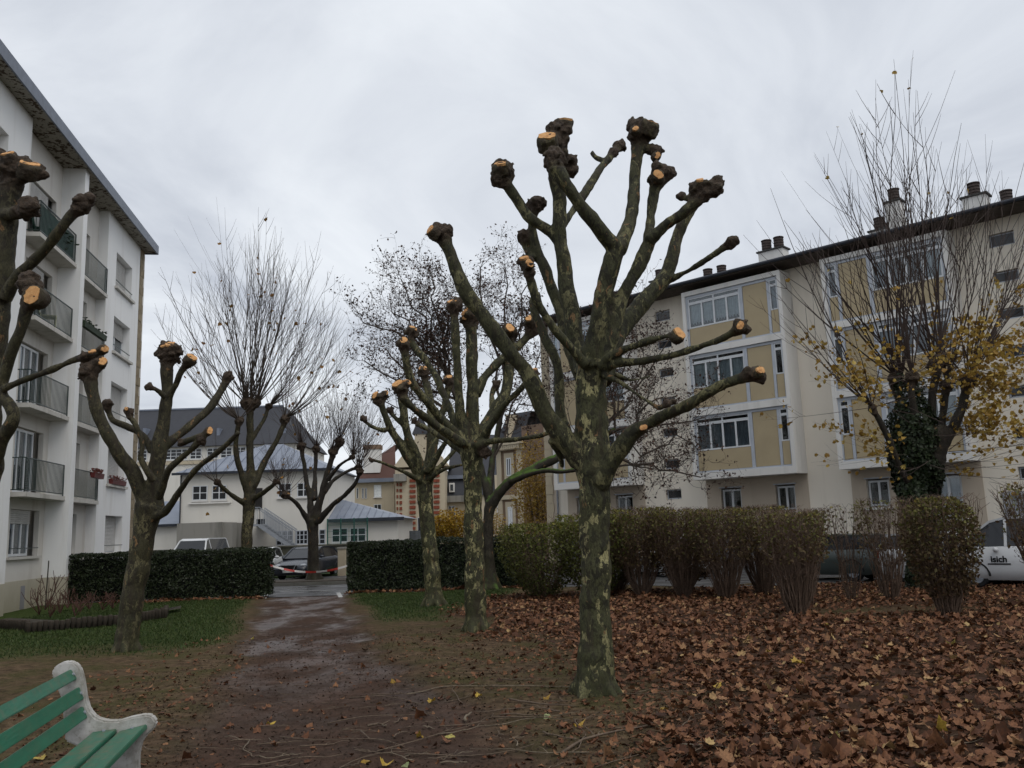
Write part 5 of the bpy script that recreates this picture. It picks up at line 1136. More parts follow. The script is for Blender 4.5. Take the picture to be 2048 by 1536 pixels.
n = 24000; zi = rng.uniform(.1, 6.0, n); ang = rng.uniform(0, 6.283, n); rad = np.interp(zi, [0, 2, 3.4, 4.6, 5.2], [.36, .38, .62, .60, .36])*rng.uniform(.80, 1.12, n); rad = rad*np.array([1+.38*noise.noise((math.cos(a_)*1.3, math.sin(a_)*1.3, z_*1.5)) for a_, z_ in zip(ang, zi)])
keep = rng.random(n) < np.interp(zi, [0, .5, 3.9, 4.8, 6.0], [1, 1, .85, .35, .03]); zi, ang, rad = zi[keep], ang[keep], rad[keep]; n = len(zi)
cx = np.interp(zi, [0, 2, 3.2, 5], [0, .03, .10, .18]); nrmv = np.stack([np.cos(ang), np.sin(ang), np.full(n, .5)], 1)
V_, F_, rd = leaf_cards(n, np.stack([cx+rad*np.cos(ang), rad*np.sin(ang), zi], 1), .125, rng, nrmv, .5)
soup('ivy', V_, F_, M['ivy_leaf'], IV, {'rnd': rd})['kind'] = 'stuff'

# ================================================================ spreading twiggy tree behind the plane trees
YS = 30.2
SP = pollard('spreading_tree', 'wide spreading tree with brown leaf clusters and a mossy arching limb', YS,
 [(981, 1180, 20), (978, 1130, 13), (976, 1070, 11), (977, 1030, 11.5), (982, 1005, 13)], [
 dict(p=[(982, 1010, 13, 0), (1000, 982, 12.5, -.1), (1027, 960, 12, -.2), (1064, 940, 12, -.3), (1100, 922, 11.5, -.3), (1140, 905, 10, -.2), (1185, 885, 8.5, 0), (1230, 860, 6, .2)]),
 dict(p=[(1022, 962, 7, -.3), (1079, 942, 6.5, -.6), (1123, 943, 6, -.8), (1170, 935, 5, -.9), (1240, 915, 4.5, -.9)]),
 dict(p=[(980, 1010, 10, .2), (965, 950, 9, .4), (945, 880, 8, .7), (915, 800, 7, 1), (890, 740, 6, 1.2)]),
 dict(p=[(978, 1000, 9, .3), (985, 920, 8, .8), (1000, 840, 7, 1.2), (1010, 760, 6, 1.5)]),
 ], M['bark_moss'], .04, 37)
rs = random.Random(101); base = SP.location.copy()
def zig(mb, p, d, L, r, depth, leaves, env):
    pts = [p]; n = 5; rr = [r]
    for i in range(n):
        d = (d+Vector((rs.gauss(0, .28), rs.gauss(0, .28), rs.gauss(.05, .24)))).normalized(); p = p+d*L/n
        pts.append(p); rr.append(r*(1-.55*(i+1)/n))
    mb.tube(pts, rr, 4 if r > .012 else 3, False)
    if depth == 0:
        for j in range(rs.choice((1, 2, 3, 5))): leaves.append(pts[rs.randint(2, n)]+Vector((rs.gauss(0, .07), rs.gauss(0, .07), rs.gauss(.03, .07))))
        return
    k = 4 if depth > 1 else 4
    for j in range(k):
        i = rs.randint(1, n); dd = (pts[i]-pts[i-1]).normalized(); s = dd.orthogonal().normalized(); s.rotate(Matrix.Rotation(rs.uniform(0, 6.28), 3, dd))
        nd = (dd*.6+s*.9+Vector((0, 0, .22))).normalized(); q = pts[i]+nd*L*.5
        if not env(q): nd = (nd*.4+dd*.4+Vector((0, 0, .3))).normalized()
        zig(mb, pts[i], nd, L*rs.uniform(.52, .78), max(.006, rr[i]*.66), depth-1, leaves, env)
lv = []; mb = MB(); env = lambda q: True
starts = []
def pxy(px, py, dY): return P(px, py, YS+dY)-base
for a, b, r in (((915, 800, 1), (840, 700, .6), .07), ((890, 740, 1.2), (790, 640, 1.0), .06), ((900, 760, 1), (880, 600, 1.6), .06), ((1010, 760, 1.5), (960, 600, 1.8), .06), ((1010, 760, 1.5), (1050, 620, 1.2), .05),
                ((945, 880, .7), (800, 760, -.4), .06), ((930, 840, .8), (760, 690, .2), .055), ((985, 920, .8), (1080, 700, 1.5), .05), ((1000, 840, 1.2), (1090, 780, .6), .04), ((905, 780, 1), (930, 590, .6), .05), ((890, 740, 1.2), (840, 590, .3), .05), ((915, 800, 1), (735, 735, 1.2), .055), ((890, 740, 1.2), (730, 640, .4), .05), ((890, 740, 1.2), (800, 560, 1.6), .05), ((900, 760, 1.2), (860, 540, .8), .05), ((1000, 800, 1.4), (960, 540, .9), .055), ((1010, 760, 1.5), (1015, 530, 2.0), .05), ((1010, 770, 1.5), (1060, 560, .6), .05), ((915, 800, 1), (850, 640, 1.8), .05), ((890, 745, 1.2), (775, 600, 2.0), .05), ((940, 870, .7), (770, 800, 1.4), .045),
                ((1170, 935, -.9), (1300, 940, -1.4), .055), ((1230, 860, .2), (1330, 800, .3), .055), ((1240, 915, -.9), (1400, 960, -1.2), .05), ((1185, 885, 0), (1290, 720, .4), .05), ((1200, 880, 0), (1340, 680, 1.0), .05), ((1140, 905, -.2), (1180, 650, .8), .05), ((1240, 915, -.9), (1380, 880, -.6), .05), ((1230, 860, .2), (1260, 640, .8), .045), ((1230, 870, .2), (1420, 840, .1), .05)):
    p0, p1 = pxy(*a), pxy(*b); L = (p1-p0).length; d = (p1-p0).normalized(); pts = [p0]; rr = [r]
    for i in range(6):
        pts.append(p0.lerp(p1, (i+1)/6)+Vector((rs.gauss(0, .12), rs.gauss(0, .12), rs.gauss(0, .12)))); rr.append(r*(1-.6*(i+1)/6))
    mb.tube(pts, rr, 5, False)
    for i in range(1, 7):
        for j in range(2):
            dd = (pts[i]-pts[i-1]).normalized(); s = dd.orthogonal().normalized(); s.rotate(Matrix.Rotation(rs.uniform(0, 6.28), 3, dd))
            zig(mb, pts[i], (dd*.6+s*.8+Vector((0, 0, .15))).normalized(), rs.uniform(.7, 1.45), rr[i]*.45, 2, lv, env)
o = mb.build('crown_twigs', M['twig'], SP); o['kind'] = 'stuff'
pos = np.array([tuple(p) for p in lv], np.float32); V_, F_, rd = leaf_cards(len(pos), pos, .095, rng, None)
soup('leaves', V_, F_, M['spread_leaf'], SP, {'rnd': rd})['kind'] = 'stuff'

# ================================================================ hedges and shrubs
def hedge(label, x0, x1, y0, y1, z, n, leafmat, seed, size=.075, base_gap=.05):
    r2 = np.random.default_rng(seed); t = thing('clipped_hedge', label, 'hedge', ((x0+x1)/2, y0, 0)); w_, dpt = x1-x0, y1-y0
    q = MB(); q.box(-w_/2+.16, w_/2-.16, .16, dpt-.16, base_gap, z-.16); q.build('inner_twigs', M['black'], t)
    P_, N_ = [], []
    fr = (w_*z*1.1, w_*dpt, dpt*z, dpt*z); tot = sum(fr)
    for k, a in enumerate(fr):
        m_ = int(n*a/tot); u, v = r2.random(m_), r2.random(m_)
        dep = r2.gamma(1.2, .045, m_)
        if k == 0: p = np.stack([(u-.5)*w_, dep, base_gap+v*(z-base_gap)], 1); nn_ = (0, -1, .35)
        elif k == 1: p = np.stack([(u-.5)*w_, v*dpt, z-dep*.8], 1); nn_ = (0, -.2, 1)
        elif k == 2: p = np.stack([-w_/2+dep, u*dpt, base_gap+v*(z-base_gap)], 1); nn_ = (-1, 0, .3)
        else: p = np.stack([w_/2-dep, u*dpt, base_gap+v*(z-base_gap)], 1); nn_ = (1, 0, .3)
        P_.append(p); N_.append(np.tile(np.array(nn_), (m_, 1)))
    p = np.concatenate(P_); nn_ = np.concatenate(N_)
    bump = np.array([.12*noise.noise((a[0]*1.3+seed, a[1]*1.3, a[2]*1.3))+.07*noise.noise((a[0]*4+seed, a[1]*4, a[2]*4)) for a in p]); p = p+nn_*bump[:, None]
    V_, F_, rd = leaf_cards(len(p), p, size, r2, nn_, .75); soup('foliage', V_, F_, leafmat, t, {'rnd': rd})['kind'] = 'stuff'
    return t
hL = G(527, 1196); hLl = G(165, 1195); hR = G(692, 1187)
hedge('dark clipped hedge left of the path, in front of the parked white van', -16.3, hL.x, hL.y+.2, hL.y+1.5, 1.62, 26000, M['hedge_leaf'], 1)
hedge('dark clipped hedge right of the path, behind the far plane tree', hR.x, .9, hR.y+.2, hR.y+1.5, 1.72, 24000, M['hedge_leaf'], 2)
def shrub(label, x, y, h, w_, seed, leafmat, nleaf=1500, nst=46, bare=.0, zlo=.35, lean=0, lsz=.085, round_=False):
    r1 = random.Random(seed); r2 = np.random.default_rng(seed); t = thing('garden_shrub', label, 'shrub', (x, y, 0)); mb = MB(); tips = []
    for k in range(nst):
        a = r1.uniform(0, 6.28); rad = w_*.5*math.sqrt(r1.random()); p0 = Vector((.18*math.cos(a)*r1.random(), .18*math.sin(a)*r1.random(), -.03))
        p1 = Vector((rad*math.cos(a)+lean*h, rad*math.sin(a), h*r1.uniform(.82, 1.0)))
        pts = [p0]
        for i in range(1, 6):
            u = i/5; q = p0.lerp(p1, u); q.x = p0.x+(p1.x-p0.x)*u**.8; q.y = p0.y+(p1.y-p0.y)*u**.8; pts.append(q+Vector((r1.gauss(0, .035), r1.gauss(0, .035), 0)))
        rr = r1.uniform(.008, .018); mb.tube(pts, [rr*(1-.13*i) for i in range(6)], 4, False)
        for i in range(2, 6):
            for j in range(r1.choice((1, 2, 2))):
                d = Vector((r1.gauss(0, .5), r1.gauss(0, .5), r1.uniform(.4, 1))).normalized(); e = pts[i]+d*r1.uniform(.15, .45); e.z = min(e.z, h*1.03)
                mb.tube([pts[i], pts[i].lerp(e, .5)+Vector((r1.gauss(0, .02), r1.gauss(0, .02), 0)), e], [rr*.45, rr*.36, rr*.2], 3, False); tips.append(e)
    mb.build('stems', M['stem'], t)['kind'] = 'stuff'
    if nleaf:
        u = r2.random(nleaf)**.8; z = zlo*h+(1-zlo)*h*u; a = r2.uniform(0, 6.283, nleaf); f = np.interp(z/h, [0, .3, .65, .9, 1.02], [.25, .72, 1, .95 if not round_ else .8, .8 if not round_ else .35])
        rad = w_*.5*f*np.sqrt(r2.uniform(.25, 1.05, nleaf)); p = np.stack([rad*np.cos(a)+lean*z, rad*np.sin(a), z], 1)
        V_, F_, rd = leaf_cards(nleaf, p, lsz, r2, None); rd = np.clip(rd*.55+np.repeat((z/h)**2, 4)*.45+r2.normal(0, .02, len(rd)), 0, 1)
        soup('foliage', V_, F_, leafmat, t, {'rnd': rd})['kind'] = 'stuff'
    return t
shrub('yellow-green leafy shrub beside the right end of the dark hedge', .7, 25.9, 2.15, 2.7, 1, M['shrub_green'], 6500, 70, zlo=.05)
shrub('olive clipped shrub directly behind the foreground plane trunk', 2.2, 25.6, 2.35, 2.5, 2, M['shrub_green'], 5200, 80, zlo=.08)
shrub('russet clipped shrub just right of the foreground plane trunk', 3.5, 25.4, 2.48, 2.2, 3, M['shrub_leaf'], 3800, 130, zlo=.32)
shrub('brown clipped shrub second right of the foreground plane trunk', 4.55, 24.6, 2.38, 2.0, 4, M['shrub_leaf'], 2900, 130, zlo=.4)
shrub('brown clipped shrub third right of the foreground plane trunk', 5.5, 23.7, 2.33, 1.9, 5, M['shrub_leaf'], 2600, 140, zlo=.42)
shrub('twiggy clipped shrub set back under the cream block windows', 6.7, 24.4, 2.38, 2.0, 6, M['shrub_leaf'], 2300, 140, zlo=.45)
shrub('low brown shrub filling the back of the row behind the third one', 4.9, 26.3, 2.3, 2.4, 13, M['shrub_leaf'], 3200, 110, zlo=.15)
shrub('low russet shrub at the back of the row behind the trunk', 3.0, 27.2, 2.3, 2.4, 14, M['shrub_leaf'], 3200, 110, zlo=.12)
shrub('vase shaped clipped shrub standing forward with bare brown stems', 5.85, 18.9, 2.15, 1.45, 7, M['shrub_leaf'], 1150, 120, zlo=.5)
shrub('twiggy brown shrub just behind the vase shaped clipped one', 6.75, 21.2, 2.2, 1.55, 8, M['shrub_leaf'], 1150, 110, zlo=.48)
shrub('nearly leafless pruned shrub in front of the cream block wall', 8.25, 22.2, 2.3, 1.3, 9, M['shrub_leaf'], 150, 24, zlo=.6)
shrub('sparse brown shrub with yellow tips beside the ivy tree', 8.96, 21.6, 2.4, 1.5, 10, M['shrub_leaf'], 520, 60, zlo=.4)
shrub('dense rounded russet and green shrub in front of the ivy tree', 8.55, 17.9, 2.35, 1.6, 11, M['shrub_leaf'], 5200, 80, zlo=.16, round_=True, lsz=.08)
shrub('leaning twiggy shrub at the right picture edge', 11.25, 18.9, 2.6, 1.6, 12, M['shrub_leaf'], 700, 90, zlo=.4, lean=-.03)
def bush(name, label, c, r, n, mat, seed, size, cat='bush', stem=True):
    r2 = np.random.default_rng(seed); t = thing(name, label, cat, (c.x, c.y, 0)); d = r2.normal(size=(n, 3)); d /= np.linalg.norm(d, axis=1, keepdims=True)
    k = r2.random(n)**.4; lump = np.array([1+.45*noise.noise((a[0]*2.2+seed, a[1]*2.2, a[2]*2.2)) for a in d]); p = d*np.array(r)*(k*lump)[:, None]+np.array((0, 0, c.z))
    p = p[p[:, 2] > .05]; V_, F_, rd = leaf_cards(len(p), p, size, r2, None); soup('foliage', V_, F_, mat, t, {'rnd': rd})['kind'] = 'stuff'
    mb = MB(); r1 = random.Random(seed)
    for i in range(16):
        e = Vector((r1.gauss(0, .45)*r[0], r1.gauss(0, .45)*r[1], c.z+r1.uniform(-.2, .7)*r[2])); mb.tube([(0, 0, 0), e*.5+Vector((r1.gauss(0, .1), 0, .2)), e], [.05, .03, .012], 4)
    mb.build('stems', M['twig'], t)
c_ = P(902, 1052, 70); bush('golden_bush', 'bright golden yellow bush in front of the manor', c_, (1.7, 1.3, 1.35), 2600, M['gold'], 3, .2)
c_ = P(872, 1060, 71); bush('golden_bush', 'small yellow-green bush just left of the bright golden one', c_, (.9, .8, 1.0), 700, M['gold'], 4, .16)
c_ = P(1070, 985, 50); bush('orange_creeper', 'tall rusty orange shrub against the brick mansion', c_, (1.35, 1.0, 3.1), 5200, M['yellow_foliage'], 5, .13)
c_ = P(988, 1060, 55); bush('golden_bush', 'dim ochre bush behind the mossy limb at the hedge', c_, (.9, .8, 1.3), 900, M['yellow_foliage'], 6, .13)
# ================================================================ bench
bd = math.radians(-12); bs = Vector((math.sin(bd), math.cos(bd), 0)); DB = 8.5
brz = math.atan2(bs.y, bs.x)       # local x along the bench (away), local -y towards the path
def bp(a, b):                       # pixel of the bench crop -> profile (outward, z)
    d = ray(a/2.926, 1180+b/2.926); X = CAM+d*(DB/d.dot(bs)); return X.dot(Vector((bs.y, -bs.x, 0))), X.z
borg = bs*DB
bench = thing('park_bench', 'green slatted bench with white concrete ends beside the path', 'bench', borg, brz)
def mk_bench_paint():
    t = NT('bench_paint'); co = t.coord('Object'); g = t.noise(t.coord('Object', (1, 6, 6)), 3, 5, .6)
    col = t.mix(t.ramp(g, (.3, 0.0), (.7, 1.0)), (.014, .098, .055), (.024, .14, .082))
    n_ = t.n('ShaderNodeNewGeometry'); sp = t.n('ShaderNodeSeparateXYZ'); t.l(n_.outputs['Normal'], sp.inputs[0])
    col = t.mix(t.math('MULTIPLY', t.ramp(t.noise(co, 12, 6, .7), (.47, 0.0), (.62, .9)), t.ramp(sp.outputs[2], (.3, .15), (.9, 1.0))), col, (.10, .11, .065))
    t.bump(t.noise(t.coord('Object', (2, 25, 25)), 3, 4), .2, .008)
    return t.fin(col, .42, .4)
M['bench_paint'] = mk_bench_paint()
def mk_bench_conc():
    t = NT('bench_concrete'); co = t.coord('Object'); a = t.noise(co, 5, 5, .65); b = t.noise(co, 30, 4)
    col = t.mix(t.ramp(a, (.40, 0.0), (.66, .8)), (.46, .45, .43), (.17, .155, .12)); col = t.mix(t.ramp(t.noise(co, 22, 5, .7), (.55, 0.0), (.7, .6)), col, (.13, .12, .085)); t.bump(b, .35, .01)
    return t.fin(col, .85, .2)
M['bench_conc'] = mk_bench_conc()
prof = [(300, 500), (308, 460), (345, 430), (390, 418), (430, 425), (462, 455), (480, 510), (490, 570), (500, 640), (520, 705), (560, 750), (620, 768), (690, 768), (770, 745), (850, 730), (890, 738), (915, 775), (905, 810), (860, 850), (830, 890), (812, 950), (808, 1040)]
pr = [bp(*q) for q in prof]; pr.append((pr[-1][0]+.02, -.02)); zb = .0
back = [(pr[0][0]+.33, -.02), (pr[0][0]+.30, .25), (bp(395, 870)[0]-.02, bp(395, 870)[1]-.02), (bp(360, 640)[0], bp(360, 640)[1])]
pts = pr+back
def bench_end(x0, x1):
    bm = bmesh.new(); f = bm.faces.new([bm.verts.new((x0, -o, z)) for o, z in pts]); r = bmesh.ops.extrude_face_region(bm, geom=[f]); bmesh.ops.translate(bm, verts=[v for v in r['geom'] if isinstance(v, bmesh.types.BMVert)], vec=(x1-x0, 0, 0))
    bmesh.ops.recalc_face_normals(bm, faces=bm.faces); bmesh.ops.bevel(bm, geom=[e for e in bm.edges], offset=.014, segments=2, affect='EDGES', clamp_overlap=True)
    me = bpy.data.meshes.new('end_support'); bm.to_mesh(me); bm.free(); me.materials.append(M['bench_conc']); me.polygons.foreach_set('use_smooth', [True]*len(me.polygons))
    try: me.set_sharp_from_angle(angle=math.radians(40))
    except Exception: pass
    return link('end_support', me, bench)
bench_end(0, .11); bench_end(-2.75, -2.64)
def slat(c0, c1, th, x0=-2.77, x1=.035):
    """c0,c1: (o,z) of the two long edges of the slat's face"""
    a, b = Vector((c0[0], c0[1])), Vector((c1[0], c1[1])); d = (b-a).normalized(); n_ = Vector((-d.y, d.x))*-th
    bm = bmesh.new(); f = bm.faces.new([bm.verts.new((x0, -p.x, p.y)) for p in (a, b, b+n_, a+n_)]); r = bmesh.ops.extrude_face_region(bm, geom=[f]); bmesh.ops.translate(bm, verts=[v for v in r['geom'] if isinstance(v, bmesh.types.BMVert)], vec=(x1-x0, 0, 0))
    bmesh.ops.recalc_face_normals(bm, faces=bm.faces); bmesh.ops.bevel(bm, geom=list(bm.edges), offset=.006, segments=2, affect='EDGES')
    me = bpy.data.meshes.new('slat'); bm.to_mesh(me); bm.free(); me.materials.append(M['bench_paint']); return link('slat', me, bench)
for c0, c1 in (((378, 478), (415, 535)), ((425, 578), (452, 648)), ((446, 692), (474, 758))):
    a, b = bp(*c0), bp(*c1); slat((a[0]+.02, a[1]), (b[0]+.02, b[1]), -.035)
a, b = bp(540, 832), bp(682, 812); slat((a[0], a[1]), (b[0], b[1]), .04)
a, b = bp(694, 828), bp(858, 785); slat((a[0], a[1]), (b[0], b[1]), .04)

bolt = MB().cyl((0, 0, 0), .014, .012, 10).mesh('bolt', M['grey_metal'])
for sl_ in [c for c in bench.children if c.name.startswith('slat')]:
    vs2 = [v.co for v in sl_.data.vertices]; cy = sum(v.y for v in vs2)/len(vs2); cz = sum(v.z for v in vs2)/len(vs2); pl_ = max(sl_.data.polygons, key=lambda f: f.area*(f.normal.z-f.normal.y)); n_ = pl_.normal
    for x in (-.03,):
        o = link('bolt', bolt, sl_, Vector((x, pl_.center.y, pl_.center.z))); o.rotation_euler = n_.to_track_quat('Z', 'Y').to_euler()

# ================================================================ leaf litter
def scatter_litter(n, seed):
    r2 = np.random.default_rng(seed); out = []
    while len(out) < n:
        y = 4.5+ (r2.random()**1.25)*23.5; x = r2.uniform(-2.2, min(14.5, 2.0+y*.62))
        if r2.random() < w_leaf(x, y)**1.3: out.append((x, y))
    return np.array(out)
lp = scatter_litter(23000, 3)
rl = np.random.default_rng(9)
zl = np.array([gz(x, y) for x, y in lp])+.008+rl.random(len(lp))*.055
inview = [i for i in range(len(lp))]
order = sorted(range(len(lp)), key=lambda i: lp[i][1]+(100 if lp[i][1] < 7.6 else 0)+(50 if zl[i]-gz(*lp[i]) < .03 else 0))
near = set(order[:205]); rest = np.array([i for i in range(len(lp)) if i not in near])
V_, F_, rd = leaf_mesh_np(len(rest), np.stack([lp[rest, 0], lp[rest, 1], zl[rest]], 1), .124*rl.choice([.5, .8, 1, 1, 1.15], (len(rest), 1)), rl, .34, .5)
tag(soup('leaf_litter', V_, F_, M['litter'], None, {'rnd': rd}), 'thick carpet of fallen brown plane leaves under the shrubs', 'leaves', None, 'stuff')
tpl = []
for k in range(7):
    V_, F_, rd = leaf_mesh_np(1, np.zeros((1, 3)), .2, rl, .25, .6); tpl.append((V_, F_))
def leaf_obj(k, mat):
    me = bpy.data.meshes.new('fallen_leaf'); me.from_pydata([tuple(v) for v in tpl[k][0]], [], [tuple(int(i) for i in f) for f in tpl[k][1]]); me.materials.append(mat); me.polygons.foreach_set('use_smooth', [True]*len(me.polygons)); return me
mb_ = [leaf_obj(k, M['litter_one']) for k in range(7)]; my_ = [leaf_obj(k, M['leaf_yellow']) for k in range(7)]
mg_ = leaf_obj(2, mk_leaf('pale_green_leaf', ((0, (.24, .30, .13)), (1, (.32, .36, .17))), .5, 'obj', .1))
for i in sorted(near):
    o = link('fallen_leaf', random.choice(mb_), None, (lp[i][0], lp[i][1], zl[i]+.012)); o.rotation_euler = (random.gauss(0, .3), random.gauss(0, .3), random.uniform(0, 6.28)); s = random.uniform(.55, 1.0); o.scale = (s, s, s)
    tag(o, 'curled brown plane leaf lying on top of the near leaf carpet', 'leaf', 'brown leaves on the near carpet')
# the yellow leaves one can pick out
yl = [(1153, 1452, 38, 'big upright yellow leaf below the foreground plane trunk'), (842, 1467, 28, 'yellow leaf left of a pair on the twig-strewn earth'), (903, 1466, 30, 'yellow leaf right of a pair on the twig-strewn earth'), (1592, 1390, 22, 'bright yellow leaf upright in the middle of the brown carpet'), (1540, 1310, 14, 'small yellow leaf far up the brown carpet'), (1656, 1257, 20, 'yellow leaf below the vase shaped shrub'), (1903, 1299, 26, 'yellow leaf on the far right of the carpet'), (1614, 1470, 30, 'yellow leaf near the lower middle of the carpet'), (1668, 1490, 34, 'wide yellow leaf nearest the lower edge of the carpet'), (1875, 1475, 34, 'ragged yellow leaf low on the right of the carpet'), (1432, 1388, 20, 'yellow leaf at the carpet edge right of the plane trunk'), (1330, 1428, 14, 'small yellow leaf at the carpet corner by the earth'), (770, 1530, 40, 'broad yellow leaf at the bottom edge of the picture'), (866, 1402, 24, 'pale yellow leaf on the path side of the earth'), (788, 1364, 14, 'tiny yellow leaf high on the brown earth'), (86, 1518, 36, 'pale yellow leaf on the ground under the bench'), (540, 1440, 26, 'yellowish leaf lying alone on the muddy path'), (503, 1276, 8, 'lone tiny pale leaf far along the path'), (728, 1520, 30, 'yellow-brown leaf by the lower edge of the path'), (1090, 1398, 26, 'ochre leaf just left of the plane tree foot'), (960, 1395, 20, 'ochre fragment of leaf on bare earth left of the tree'), (1600, 1340, 36, 'long yellow-tan leaf half way up the carpet')]
for k, (px, py, w_, lab) in enumerate(yl):
    c = G(px, py); c.z = gz(c.x, c.y)+(.05 if px > 1300 else .02); o = link('fallen_leaf', random.choice(my_), None, c); s = max(.75, min(1.3, w_*cdepth(c)/FOC/.17)); o.scale = (s, s, s)
    o.rotation_euler = (random.uniform(.2, .7) if k in (0, 3) else random.gauss(0, .2), random.gauss(0, .2), random.uniform(0, 6.28)); tag(o, lab, 'leaf')
for px, py, lab in ((1098, 1433, 'pale green leaf below the foreground plane trunk'), (812, 1527, 'pale green leaf at the bottom edge among twigs')):
    c = G(px, py); c.z = gz(c.x, c.y)+.03; o = link('fallen_leaf', mg_, None, c); o.rotation_euler = (.2, .1, random.uniform(0, 6)); tag(o, lab, 'leaf')
# scattered brown leaves on the bare earth
cnt = 0
while cnt < 70:
    y = random.uniform(7.6, 17); x = random.uniform(-4.5, 2.2)
    if w_leaf(x, y) > .25 or random.random() < smooth(10, 17, y)*.8: continue
    o = link('fallen_leaf', random.choice(mb_), None, (x, y, gz(x, y)+.018)); o.rotation_euler = (random.gauss(0, .25), random.gauss(0, .25), random.uniform(0, 6.28)); s = random.uniform(.35, .95); o.scale = (s, s, s)
    tag(o, 'single brown leaf lying on the bare earth around the path', 'leaf', 'brown leaves strewn on the bare earth'); cnt += 1
# far line of leaves at the hedge feet
pp = []
for k in range(900):
    x = random.uniform(hR.x, 1.5) if k < 500 else random.uniform(-14, hL.x); y = (hR.y if k < 500 else hL.y)+random.gauss(-.05, .22); pp.append((x, y, gz(x, min(y, 30.4))+.03))
V_, F_, rd = leaf_mesh_np(len(pp), np.array(pp), .15, rl, .4, .5); tag(soup('hedge_leaf_line', V_, F_, M['litter'], None, {'rnd': rd}), 'thin line of brown leaves along the feet of both hedges', 'leaves', None, 'stuff')
# pale chips and crumbs on the earth
n = 11000; ys = 7.2+rng.random(n)**1.5*12; xs = rng.uniform(-5.5, 2.8, n); keep = rng.random(n) < .95
pos = np.stack([xs, ys, [gz(a, b)+.006 for a, b in zip(xs, ys)]], 1); V_, F_, rd = leaf_cards(n, pos, .034, rng, np.tile([0, 0, 1.0], (n, 1)), .4)
tag(soup('wood_chips', V_, F_, mk_leaf('wood_chip', ((0, (.03, .02, .012)), (.45, (.07, .045, .027)), (.8, (.14, .095, .058)), (.95, (.28, .21, .13)), (1, (.6, .56, .48))), .8, 'rnd', 0)), 'pale sawdust chips and crumbs scattered over the earth', 'chips', None, 'stuff')

pf = []
while len(pf) < 6500:
    y = 7.2+random.random()**1.4*11; x = random.uniform(-6.5, 3.0)
    if random.random() < (.3+.7*smooth(-1.6, .6, x-leaf_x(y)))*(1-.75*w_path(x, y)): pf.append((x, y, gz(x, y)+.01))
V_, F_, rd = leaf_mesh_np(len(pf), np.array(pf), .046*rl.choice([.5, .8, 1.2, 1.9], (len(pf), 1)), rl, .25, .6); tag(soup('leaf_fragments', V_, F_, M['litter'], None, {'rnd': rd*.9}), 'small broken bits of brown leaf trodden into the bare earth', 'leaves', None, 'stuff')
# ================================================================ fallen twigs
tw = [((1120, 1512), (1300, 1462), .016, 'straight pale stick leading up right towards the leaf carpet'), ((1020, 1403), (1150, 1413), .014, 'crooked twig just below the foreground plane trunk'), ((700, 1392), (845, 1410), .009, 'thin twig curving across the earth left of centre'), ((600, 1490), (700, 1480), .009, 'long thin twig on the path side'), ((560, 1470), (770, 1478), .007, 'fine dark twig lying along the lower path'), ((735, 1452), (780, 1440), .014, 'short thick stick on the earth'), ((930, 1440), (945, 1424), .018, 'short pale branched stub on the earth'), ((1085, 1470), (1165, 1490), .010, None)]
def twig(a, b, r, label, k):
    A, Bv = a, b; L = (Bv-A).length; rs2 = random.Random(k); q = MB(); n = 7; pts = []; side = Vector((-(Bv-A).y, (Bv-A).x, 0)).normalized(); am = rs2.uniform(-.12, .12)*L
    ph = rs2.uniform(0, 6)
    for i in range(n):
        u = i/(n-1); p = A.lerp(Bv, u)+side*(am*math.sin(u*3.1)+.02*L*math.sin(u*9+ph)); p.z = gz(p.x, p.y)+r+.006+.02*rs2.random(); pts.append(p-A)
    q.tube(pts, [r*(1-.6*i/(n-1)) for i in range(n)], 6)
    o = q.build('fallen_twig', random.choice((TW1, TW1, TW1, TW2)), None, True); o.location = A
    for j in range(rs2.choice((0, 1, 1, 2))):
        i = rs2.randint(2, n-2); d = (pts[i+1]-pts[i]).normalized(); s2 = side*rs2.choice((-1, 1)); e = pts[i]+(d*.7+s2*.6)*L*rs2.uniform(.1, .25); e.z = pts[i].z+.01
        MB().tube([pts[i], pts[i].lerp(e, .5)+Vector((0, 0, .01)), e], [r*.5, r*.4, r*.2], 5).build('side_twig', o.data.materials[0], o)
    tag(o, label or 'thin bare twig lying among others on the earth near the plane tree', 'twig', None if label else 'twigs strewn on the earth')
TW1 = simple('dry_twig', (.10, .072, .05), .8, .4, 25); TW2 = simple('pale_twig', (.15, .12, .085), .8, .35, 25)
for k, (a, b, r, lab) in enumerate(tw): twig(G(*a), G(*b), r, lab, k)
for k in range(100):
    u = random.random(); c = Vector((random.gauss(-.3, 1.5), 7.4+abs(random.gauss(0, 1.9)), 0))
    if k % 9 == 0: c = Vector((random.uniform(1.5, 3.4), random.uniform(7.5, 9.5), 0))
    a = random.gauss(.25, .55)+(math.pi/2 if random.random() < .22 else 0); L = random.choice((.15, .25, .25, .4, .6, .9, 1.2)); d = Vector((math.cos(a), math.sin(a), 0)); twig(c-d*L/2, c+d*L/2, random.uniform(.0045, .010), None, 100+k)
for k in range(24):
    c = Vector((random.uniform(-4.5, -1), random.uniform(8.5, 14), 0)); a = random.gauss(0, .6); L = random.uniform(.2, .6); d = Vector((math.cos(a), math.sin(a), 0)); twig(c-d*L/2, c+d*L/2, .005, None, 300+k)

